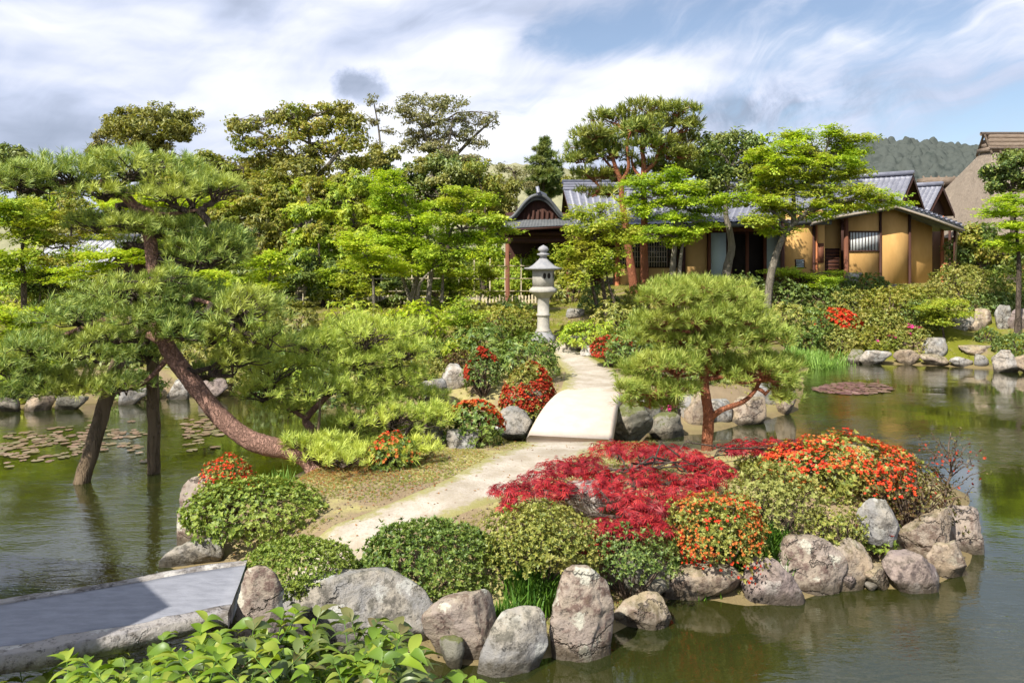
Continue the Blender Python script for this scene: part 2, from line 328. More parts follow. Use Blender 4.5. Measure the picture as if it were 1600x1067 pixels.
plain('paper', (.72, .74, .72), (.66, .69, .68), 2., .9, .02, .002, .1)
plain('paper_blue', (.52, .62, .62), (.47, .57, .58), 1.5, .8, .02, .002, .2)
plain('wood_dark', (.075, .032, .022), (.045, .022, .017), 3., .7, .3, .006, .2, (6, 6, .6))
plain('wood_brown', (.20, .08, .045), (.14, .055, .032), 3., .7, .3, .006, .2, (6, 6, .6))
plain('wood_orange', (.46, .17, .07), (.36, .12, .05), 3., .65, .3, .006, .25, (5, 5, .5))
plain('wood_grey', (.40, .34, .27), (.30, .25, .20), 3., .85, .3, .006, .1, (5, 5, .5))
plain('bamboo', (.50, .42, .27), (.38, .33, .22), 4., .6, .15, .004, .3)
plain('tile', (.155, .16, .20), (.24, .245, .30), 3.4, .42, .2, .01, .5)
plain('tile_dark', (.075, .08, .085), (.12, .125, .125), 2.4, .5, .2, .01, .4)
plain('thatch', (.44, .36, .28), (.31, .25, .195), 2.2, 1., 1., .12, .05, (5, 5, 2.2), 8)
plain('thatch_cap', (.20, .15, .11), (.29, .23, .18), 3., 1., .8, .05, .05, (1, 1, 5))
plain('granite', (.50, .465, .40), (.36, .34, .30), 7., .9, .6, .012, .2)
plain('granite_grey', (.27, .27, .28), (.38, .37, .36), 7., .9, .6, .012, .2)
plain('bridge_pale', (.72, .60, .48), (.60, .49, .39), 3.2, .9, .4, .006, .15, (1, 1, 1), 10)
plain('slab_top', (.29, .295, .325), (.21, .215, .24), 5., .75, .6, .010, .3, (1.2, 3.5, 1), 10)
rockmat('slab_side', (.34, .31, .28), (.30, .28, .27), (.13, .11, .09), (.56, .53, .48), 0, .7)
plain('unlit_interior', (.02, .016, .013), (.03, .022, .018), 2., .8, .1)  # near black, painted shade for the insides of openings
plain('glass_dark', (.035, .04, .035), (.05, .05, .045), 2., .12, .02, .002, .6)
# ------------------------------------------------------------------ ground, water, paths
def zp(l): return [tuple(GP(u, v)[:2]) for u, v in l]
ISLAND = zp([(255, 880), (283, 845)])+[(-3.75, 9.8), (-3.45, 11.0), (-3.2, 11.9), (-2.4, 12.5), (-1.6, 12.7), (-.7, 12.8), (0, 12.7), (.8, 12.7), (1.7, 12.75), (2.5, 12.9), (3.4, 13.0), (4.4, 13.0), (5.6, 12.7), (6.3, 11.8), (6.35, 10.6)]+zp([(1532, 830), (1516, 885), (1450, 922), (1340, 918), (1250, 942), (1170, 948), (1060, 935), (980, 985), (900, 1022), (790, 1046), (700, 1040), (600, 1010), (420, 975), (330, 925)])
BACK = [(-400, 10), (-60, 14), (-20, 15.4), (-14, 15.9), (-11, 16.6), (-9.4, 17.3), (-7.6, 18.1), (-6, 18.3), (-4.6, 17.6), (-3.4, 16.4), (-2.2, 15.9), (-1, 15.6), (0, 15.5), (.8, 15.3), (1.6, 15.1), (2.3, 14.7), (2.9, 14.2), (3.6, 14.4), (4.4, 15.1), (5.2, 15.6), (6.0, 16.5), (6.6, 17.8), (7.2, 19.2), (8.0, 21.5), (9.0, 23.2), (10.5, 23.9), (12.5, 23.2), (14.7, 22.3), (17.8, 21.4), (24, 20), (40, 18), (400, 16), (900, 20), (900, 1200), (-900, 1200), (-900, 10)]
BANK = [(-40, 3.9), (-6, 4.2), (-4.5, 4.6), (-3, 5.05), (-2, 5.25), (-1.3, 5.2), (-.75, 4.9), (-.45, 4.3), (-.3, 3.2), (.3, 1.5), (40, .8), (40, -40), (-40, -40)]
def sdist(X, Y, poly):
    P = np.array(poly); Q = np.roll(P, -1, 0); best = np.full(X.shape, 1e9); ins = np.zeros(X.shape, bool)
    for (ax, ay), (bx, by) in zip(P, Q):
        dx, dy = bx-ax, by-ay; L = dx*dx+dy*dy+1e-12
        tt = np.clip(((X-ax)*dx+(Y-ay)*dy)/L, 0, 1)
        best = np.minimum(best, (X-ax-tt*dx)**2+(Y-ay-tt*dy)**2)
        c = ((ay > Y) != (by > Y)) & (X < (bx-ax)*(Y-ay)/(by-ay+1e-12)+ax); ins ^= c
    return np.where(ins, 1, -1)*np.sqrt(best)
def gh(X, Y):
    X = np.atleast_1d(np.asarray(X, float)); Y = np.atleast_1d(np.asarray(Y, float))
    wob = .12*(vnoise(np.stack([X*1.7, Y*1.7, 0*X], -1))-.5)
    di, db, dn = sdist(X, Y, ISLAND)+wob-.28, sdist(X, Y, BACK)+wob-.15, sdist(X, Y, BANK)+wob
    f = lambda d, top: np.where(d > 0, .06+(top-.06)*sm(d, 0, .9), .06-.62*sm(-d, 0, 1.3))
    zi = f(di, .48+.10*sm(di, .8, 2.2)); zn = f(dn, .55+.2*sm(dn, .3, 1.5))
    r = sm(Y, 19.5, 29.5); xf = sm(X, 1, 5)
    zb = f(db, .50)+np.where(db > 0, r**(1+.7*sm(X, 5, 9))*(.95+.72*xf)*sm(db, 0, 3), 0)
    z = np.maximum(np.maximum(zi, zb), zn)
    z = z+.17*np.exp(-((X+1.85)**2+(Y-6.6)**2)/.22)
    return z+.05*fbm(np.stack([X*.9, Y*.9, 0*X+3], -1), 3)*(z > .1)
def ray(u, v):                                        # where the sight line of a photo point meets the ground
    Yq = np.arange(15.5, 36, .05); d = gh((u-800)/F*Yq, Yq)-(H-(v-HV)/F*Yq); k = np.argmax(d > 0); return float(Yq[k]) if d[k] > 0 else None
def g1(x, y): return float(gh(x, y)[0])
xs = np.concatenate([-np.geomspace(500, 14, 26), np.arange(-13.6, 17, .17), np.geomspace(17.2, 600, 26)])
ys = np.concatenate([np.arange(-6, 2.6, .8), np.arange(2.7, 33, .17), np.geomspace(33.3, 1150, 34)])
GX, GY = np.meshgrid(xs, ys); GZ = gh(GX.ravel(), GY.ravel()).reshape(GX.shape)
nx, ny = len(xs), len(ys)
ii = (np.arange(ny-1)[:, None]*nx+np.arange(nx-1)[None]).ravel()
GF = np.stack([ii, ii+1, ii+nx+1, ii+nx], -1)
m, t = mat('ground'); co = obco(t); px_, py_, pz_ = t.sep(co)
n1 = t.noise(co, .8, 5, .6); n2 = t.noise(co, 4.5, 5, .65); n3 = t.noise(co, 30, 3, .7)
dirt = t.mix(n2, (.20, .145, .085), (.33, .25, .155)); dry = t.mix(n3, (.34, .30, .11), (.46, .41, .18)); moss = t.mix(n2, (.10, .115, .014), (.21, .21, .022))
c = t.mix(t.sstep(t.m('ADD', n1, t.m('MULTIPLY', n2, .4)), .58, .80), dry, dirt)
c = t.mix(t.m('MULTIPLY', t.sstep(py_, 18, 20), t.sstep(t.m('ADD', n1, t.m('MULTIPLY', n2, .3)), .82, .60)), c, moss)
c = t.mix(t.m('MULTIPLY', t.sstep(py_, 40, 60), .9), c, (.06, .08, .02))
c = t.mix(t.sstep(pz_, .14, .02), c, t.mix(n2, (.15, .115, .055), (.26, .20, .10)))
out(t, pbsdf(t, c, .95, t.bump(t.m('ADD', n2, t.m('MULTIPLY', n3, .6)), .7, .04), .1)); MATS['ground'] = m
g = MB().add(np.stack([GX.ravel(), GY.ravel(), GZ.ravel()], -1), GF).build('ground', m, smooth=True); tag(g, 'mossy and dry grassy earth round the pond', 'ground', None, 'structure')

m, t = mat('water'); co = t.n('ShaderNodeNewGeometry').outputs['Position']
w1 = t.noise(t.scale(co, (.55, 1.5, 1)), 2.6, 4, .55, .6); w2 = t.noise(t.scale(co, (.8, 2.2, 1)), 9., 3, .6, .4); w3 = t.noise(co, .35, 3, .5)
h = t.m('MULTIPLY', t.m('ADD', w1, t.m('MULTIPLY', w2, .30)), t.m('ADD', .12, t.m('MULTIPLY', t.sstep(w3, .38, .68), 1.4)))
nrm = t.bump(h, .8, .013)
fr = t.n('ShaderNodeFresnel'); fr.inputs[0].default_value = 1.33; t.put(fr.inputs['Normal'], nrm)
gl = t.n('ShaderNodeBsdfGlossy'); gl.inputs['Roughness'].default_value = .03; t.put(gl.inputs['Normal'], nrm); t.put(gl.inputs[0], (1, 1, 1))
tp = t.n('ShaderNodeBsdfTransparent'); t.put(tp.inputs[0], (.52, .48, .24)); df = t.n('ShaderNodeBsdfDiffuse'); t.put(df.inputs[0], (.036, .046, .011))
a = t.n('ShaderNodeMixShader'); a.inputs[0].default_value = .52; t.put(a.inputs[1], tp.outputs[0]); t.put(a.inputs[2], df.outputs[0])
b = t.n('ShaderNodeMixShader'); t.put(b.inputs[0], t.m('ADD', t.m('MULTIPLY', fr.outputs[0], 1.5), .03, clamp=True)); t.put(b.inputs[1], a.outputs[0]); t.put(b.inputs[2], gl.outputs[0])
out(t, b.outputs[0])
wt = MB(); wt.add([(-60, 1, 0), (60, 1, 0), (60, 27, 0), (-60, 27, 0)], [(0, 1, 2, 3)])
tag(wt.build('water', m), 'still olive green pond water with fine ripples', 'water', None, 'structure')

m, t = mat('path'); co = obco(t); n1 = t.noise(co, 2.2, 5, .65); n2 = t.noise(co, 40, 4, .7); n3 = t.noise(co, 9, 5, .7)
at = t.n('ShaderNodeAttribute', attribute_name='edge').outputs['Fac']
c = t.mix(t.sstep(n1, .3, .7), (.36, .305, .23), (.54, .48, .40)); c = t.mix(t.sstep(n2, .5, .75), c, (.34, .27, .19)); c = t.mix(t.m('MULTIPLY', t.sstep(n3, .52, .66), .5), c, (.36, .30, .20))
c = t.mix(t.sstep(t.m('ADD', at, t.m('MULTIPLY', t.m('SUBTRACT', n3, .5), 1.3)), .45, .85), c, t.mix(n2, (.24, .22, .08), (.36, .33, .14)))
out(t, pbsdf(t, c, .95, t.bump(t.m('ADD', n2, n3), .5, .02), .1)); MATS['path'] = m
def ribbon(name, ctr, wid, label, na=14, k=10, lift=.02):
    p = spline([(a, b, w) for (a, b), w in zip(ctr, wid)], k); n = len(p)
    tg = unit(np.gradient(p[:, :2], axis=0)); nm = np.stack([-tg[:, 1], tg[:, 0]], -1)
    s = np.linspace(-1, 1, na)
    edge = 1+.28*(fbm(np.stack([p[:, 0]*1.3, p[:, 1]*1.3, 0*p[:, 0]], -1), 3))
    XY = p[:, None, :2]+nm[:, None]*s[None, :, None]*(p[:, 2]*edge)[:, None, None]/2
    Z = gh(XY[..., 0].ravel(), XY[..., 1].ravel()).reshape(n, na)+lift-.05*(np.abs(s) > .97)
    i = (np.arange(n-1)[:, None]*na+np.arange(na-1)[None]).ravel()
    mb = MB().add(np.concatenate([XY, Z[..., None]], -1).reshape(-1, 3), np.stack([i, i+1, i+na+1, i+na], -1))
    o = mb.build(name, MATS['path'], smooth=True)
    at = o.data.attributes.new('edge', 'FLOAT', 'POINT'); at.data.foreach_set('value', np.tile(np.abs(s), n).astype(np.float32))
    return tag(o, label, 'path', None, 'structure')
def gp(u, v, z=.55): return tuple(GP(u, v, z)[:2])
ribbon('path', [gp(355, 893), gp(430, 872), gp(520, 835), gp(610, 806), gp(700, 782), gp(780, 752), gp(850, 712), gp(880, 690), gp(888, 668), gp(890, 660)], [.9, 1.0, .95, .8, .9, 1.2, 1.35, 1.3, 1.25, 1.2], 'pale trodden earth path crossing the island')
ribbon('path', [(1.55, 15.0), (1.75, 16.3), (1.95, 18.2), (1.75, 20.2), (1.5, 21.6), (1.25, 22.6)], [1.3, 1.5, 1.5, 1.2, .8, .6], 'sandy path from the pale bridge to the stone lantern')
ribbon('courtyard', [(-13, 33), (-6, 33.2), (0, 33), (6, 32.6)], [3, 3, 3, 2], 'pale swept court behind the bamboo fence', lift=.03)

# pale arched bridge
def arched_bridge():
    n = 16; w0, w1 = 1.32, 1.12; mb = MB(); a = np.array([.87, 11.85]); b = np.array([1.62, 15.15]); d = b-a; nn = np.array([-d[1], d[0]]); nn = nn/np.linalg.norm(nn)
    rows = []
    for i in range(n+1):
        q = i/n; c = a+d*q; w = w0+(w1-w0)*q; zt = .505+.13*q+.20*math.sin(math.pi*q)**.8
        ch = .05
        l, r = c+nn*w/2, c-nn*w/2; li, ri = c+nn*(w/2-ch), c-nn*(w/2-ch)
        rows.append([(l[0], l[1], zt-.26), (l[0], l[1], zt-ch), (li[0], li[1], zt), (ri[0], ri[1], zt), (r[0], r[1], zt-ch), (r[0], r[1], zt-.26)])
    V = np.array(rows).reshape(-1, 3); Fc = [(i*6+j, i*6+(j+1) % 6, (i+1)*6+(j+1) % 6, (i+1)*6+j) for i in range(n) for j in range(6)]
    mb.add(V, Fc); mb.F.append(np.array([[0, 1, 2, 3, 4, 5]])); mb.F.append(np.array([[n*6+j for j in range(6)][::-1]]))
    return mb.build('arched_bridge', MATS['bridge_pale'])
tag(arched_bridge(), 'short pale humped footbridge joining the island path to the far bank', 'bridge')
# stone slab bridge, front left: two long slabs with rough sides
def slab_bridge():
    A = GP(395, 905, .62); r = empty('stone_bridge', (-4.5, 5.9, .3), 'long grey stone slab bridge at lower left running onto the island', 'bridge')
    n = 60; x0, x1 = -8.2, -2.22
    X = np.linspace(x0, x1, n)
    def yc(x): return 6.27+.48*(x+2.2)
    def band(o0, o1, zt, zb, name, mt, m=9, rough=.02, close=True):
        mb = MB(); s = np.linspace(0, 1, m); rows = []
        for x in X:
            cen = yc(x); prof = [(o0+(o1-o0)*q, zt) for q in s]
            prof = [(o0, zb)]+prof+[(o1, zb)]
            rows.append([(x-.2*o, cen+o, zz) for o, zz in prof])
        V = np.array(rows); k = V.shape[1]; nz = fbm(V.reshape(-1, 3)*np.array([2.2, 4, 4]), 4).reshape(n, k)
        V[..., 2] += nz*rough*2; V[:, 0, 1] += nz[:, 0]*rough*3; V[:, 1, 1] += nz[:, 1]*rough*5; V[:, -1, 1] += nz[:, -1]*rough*3; V[:, -2, 1] += nz[:, -2]*rough*5
        i = (np.arange(n-1)[:, None]*k+np.arange(k)[None]).ravel(); j = (np.arange(n-1)[:, None]*k+(np.arange(k)[None]+1) % k).ravel()
        mb.add(V.reshape(-1, 3), np.stack([i, j, j+k, i+k], -1)); mb.F.append(np.array([list(range(k))])); mb.F.append(np.array([[(n-1)*k+q for q in range(k)][::-1]]))
        o = mb.build(name, MATS[mt], None, True); o.parent = r; o.location = (4.5, -5.9, -.3); return o
    band(-.42, .36, .645, .50, 'deck', 'slab_top', 12, .010)
    o = band(.363, .45, .655, .40, 'kerb_stone', 'slab_side', 5, .02); o['label'] = 'narrow rough kerb along the far side'
    o = band(-.56, -.423, .655, .53, 'kerb_stone', 'slab_side', 6, .03); o['label'] = 'wide rough kerb along the near side'
slab_bridge()

# distant hills
def hill(name, pts, Y, dep, label, c1, c2, bump, can):
    m, t = mat(name); co = obco(t); n = t.noise(co, .06, 5, .7); n2 = t.noise(co, .16, 3, .7); vo = t.voro(co, .30)
    c = t.mix(t.sstep(n2, .38, .60), tuple(q*.7 for q in c1), c2); c = t.mix(t.m('MULTIPLY', t.sstep(n, .45, .6), .7), c, tuple(q*.6 for q in c1)); c = t.mix(t.sstep(vo, .4, 1.3), c2, c)
    out(t, pbsdf(t, c, 1., t.bump(n2, .5, 1.), 0))
    us = np.array([p[0] for p in pts]); vs = np.array([p[1] for p in pts])
    X = np.linspace(hx(us[0], Y), hx(us[-1], Y), 420); D = np.linspace(-1, .35, 200)
    top = np.interp(X, hx(us, Y), H+(HV-vs)/F*Y)
    XX, DD = np.meshgrid(X, D); ZZ = top[None]*(1-np.abs(DD)**1.5); YY = Y+DD*dep
    P = np.stack([XX, YY, ZZ], -1)
    q_ = P[..., :2]/can; bi = np.floor(q_); best = np.full(ZZ.shape, 9.); amp = np.zeros(ZZ.shape)
    for ox in (-1, 0, 1):
        for oy in (-1, 0, 1):
            c_ = bi+np.array([ox, oy]); j3 = np.concatenate([c_, 0*c_[..., :1]], -1); jx, jy = hsh(j3), hsh(j3+np.array([0, 0, 7])); dd = (c_[..., 0]+jx-q_[..., 0])**2+(c_[..., 1]+jy-q_[..., 1])**2
            k_ = dd < best; best = np.where(k_, dd, best); amp = np.where(k_, .5+hsh(j3+np.array([0, 0, 13])), amp)
    ZZ = ZZ+np.maximum(0, 1-best)*amp*bump*.5*(ZZ > 2)
    ZZ = ZZ+(vnoise(P*np.array([1, 1, 0])/can)**.7)*bump*.1*(ZZ > 2)+fbm(P*np.array([1, 1, 0])/(can*9), 3)*bump*.7*(ZZ > 2)+vnoise(P*np.array([1, 1, 0])/(can*.4))*bump*.4*(ZZ > 2)-2
    i = (np.arange(199)[:, None]*420+np.arange(419)[None]).ravel()
    o = MB().add(np.stack([XX, YY, ZZ], -1).reshape(-1, 3), np.stack([i, i+1, i+421, i+420], -1)).build(name, m); tag(o, label, 'hill', None, 'structure')
hill('wooded_hill', [(1050, 345), (1150, 300), (1250, 262), (1330, 240), (1380, 233), (1430, 232), (1490, 242), (1540, 243), (1600, 262), (1800, 310), (2100, 350)], 420, 130, 'dark wooded hill behind the right hand roofs', (.036, .050, .046), (.080, .090, .080), 8, 5.0)
hill('bare_hill', [(-300, 380), (100, 345), (400, 315), (600, 290), (740, 262), (800, 258), (850, 262), (930, 272), (1050, 310), (1200, 350)], 520, 150, 'pale olive hillside beyond the entrance roof', (.20, .21, .12), (.28, .27, .16), 3, 6.)
# ------------------------------------------------------------------ rocks
def ico(k):
    import bmesh
    bm = bmesh.new(); bmesh.ops.create_icosphere(bm, subdivisions=k, radius=1)
    V = np.array([v.co[:] for v in bm.verts]); Fc = np.array([[v.index for v in f.verts] for f in bm.faces]); bm.free(); return V, Fc
ICO = {k: ico(k) for k in (3, 4, 5)}
def ray_poly(poly, th):
    P = np.asarray(poly, float); Q = np.roll(P, -1, 0); best = np.full(th.shape, 1e-3); c, s = np.cos(th), np.sin(th)
    for (ax, ay), (bx, by) in zip(P, Q):
        ex, ey = bx-ax, by-ay; den = c*ey-s*ex; den = np.where(np.abs(den) < 1e-9, 1e-9, den)
        tt = (ax*ey-ay*ex)/den; uu = np.where(np.abs(ex) > np.abs(ey), (c*tt-ax)/(ex if abs(ex) > 1e-9 else 1e-9), (s*tt-ay)/(ey if abs(ey) > 1e-9 else 1e-9))
        ok = (tt > 0) & (uu >= -.001) & (uu <= 1.001); best = np.where(ok, np.maximum(best, tt), best)
    return best
def shaped_rock(label, outl, z, mt, seed, dk=.6, lod=5, rough=1., Y=None):
    """boulder with a surveyed profile: its outline gives the height and width, dk the depth"""
    o_ = np.array(outl, float); Y = Y or (H-z)*F/(o_[:, 1].max()-HV); d, Fc = ICO[lod]; rs = np.random.default_rng(seed+50)
    w0_ = np.ptp(o_[:, 0])/F*Y/2*dk; Yc = Y+w0_*.55; X_ = (o_[:, 0]-800)/F*Yc; Z_ = H-(o_[:, 1]-HV)/F*Yc; cx, cz = X_.mean(), Z_.mean(); poly = np.stack([X_-cx, Z_-cz], -1)
    th = np.arctan2(d[:, 2], d[:, 0]); rr = ray_poly(poly, th); rr = 1.05*(.6*rr+.2*ray_poly(poly, th+.12)+.2*ray_poly(poly, th-.12))
    w = (X_.max()-X_.min())/2; h = (Z_.max()-Z_.min())/2; b = w*dk
    rho = np.sqrt(d[:, 0]**2+d[:, 2]**2); s = rho**.5
    P = np.stack([np.cos(th)*rr*s, np.sign(d[:, 1])*np.abs(d[:, 1])**.75*b, np.sin(th)*rr*s], -1)
    sc_ = np.array([w, b, h])
    for k in range(13):                                    # split planes
        n = unit(np.array([[rs.normal()*.6, -abs(rs.normal())-.45, rs.normal()*.55+.1]]))[0]; q = P/sc_; e = q@n; lim = np.quantile(e, rs.uniform(.72, .95)); ex = np.maximum(0, e-lim)
        P = (q-n*ex[:, None]*.92)*sc_
    m = min(w, h, .35); nn = unit(P/sc_**2+1e-9)
    P = P+nn*m*rough*(.22*fbm(P/m*.9+seed, 3)+.26*(np.abs(fbm(P/m*2.1+seed*2, 3))*-1+.06)+.07*fbm(P/m*7+seed, 3))[:, None]
    P[:, 2] -= (.22 if z < .15 else .09)*sm(-P[:, 2], h*.35, h)
    o = MB().add(P, Fc).build('rock', MATS[mt], None, True); o.location = (cx, Yc, cz)
    return tag(o, label, 'rock')
def rock(label, box, z=0., mt='rock_grey', seed=0, dk=.75, name='rock', lod=4, flat=0., Y=None, sink=.25, yaw=None, rough=.10, facets=11):
    u0, v0, u1, v1 = box
    if Y is None: Y = (ray((u0+u1)/2, v1) if z >= .2 and v1 < 620 else None) or (H-z)*F/(v1-HV)
    rs = np.random.default_rng(seed+1000); d, Fc = ICO[lod]
    nrm = unit(rs.normal(size=(facets, 3))); off = rs.uniform(.58, 1.0, facets)
    nrm = np.vstack([nrm, [(0, 0, 1)]]); off = np.append(off, .80 if not flat else .80-flat*.35)
    q = 1.0/np.maximum((d@nrm.T)/off[None], .001); q = np.sort(q, 1)
    kk = 20.; r = (np.sum(np.minimum(q, 4)**-kk, 1))**(-1/kk)                 # soft minimum: rounded facets
    r = np.minimum(r, 1.25); P = d*r[:, None]
    P = P/np.abs(P).max(0)
    P = P*(1+rough*1.6*fbm(P*1.7+seed*3.1, 4)[:, None]*2+rough*.55*fbm(P*6+seed*1.7, 3)[:, None]*2)
    w = (u1-u0)/F*Y/2; h = (v1-v0)/F*Y; b = w*dk
    bot = -sink*h; mn, mx = P[:, 2].min(), P[:, 2].max()
    P = P/np.array([np.abs(P[:, 0]).max(), np.abs(P[:, 1]).max(), 1]); P[:, 2] = (P[:, 2]-mn)/(mx-mn)
    L = np.stack([P[:, 0]*w, P[:, 1]*b, bot+P[:, 2]*(h-bot)], -1)
    cx = (u0+u1)/2; base = np.array([hx(cx, Y), Y+b*.55, H-(v1-HV)/F*Y])
    base[0] = hx(cx, Y+b*.2)
    o = MB().add(L, Fc).build(name, MATS[mt], None, True); o.location = base
    return tag(o, label, 'rock')
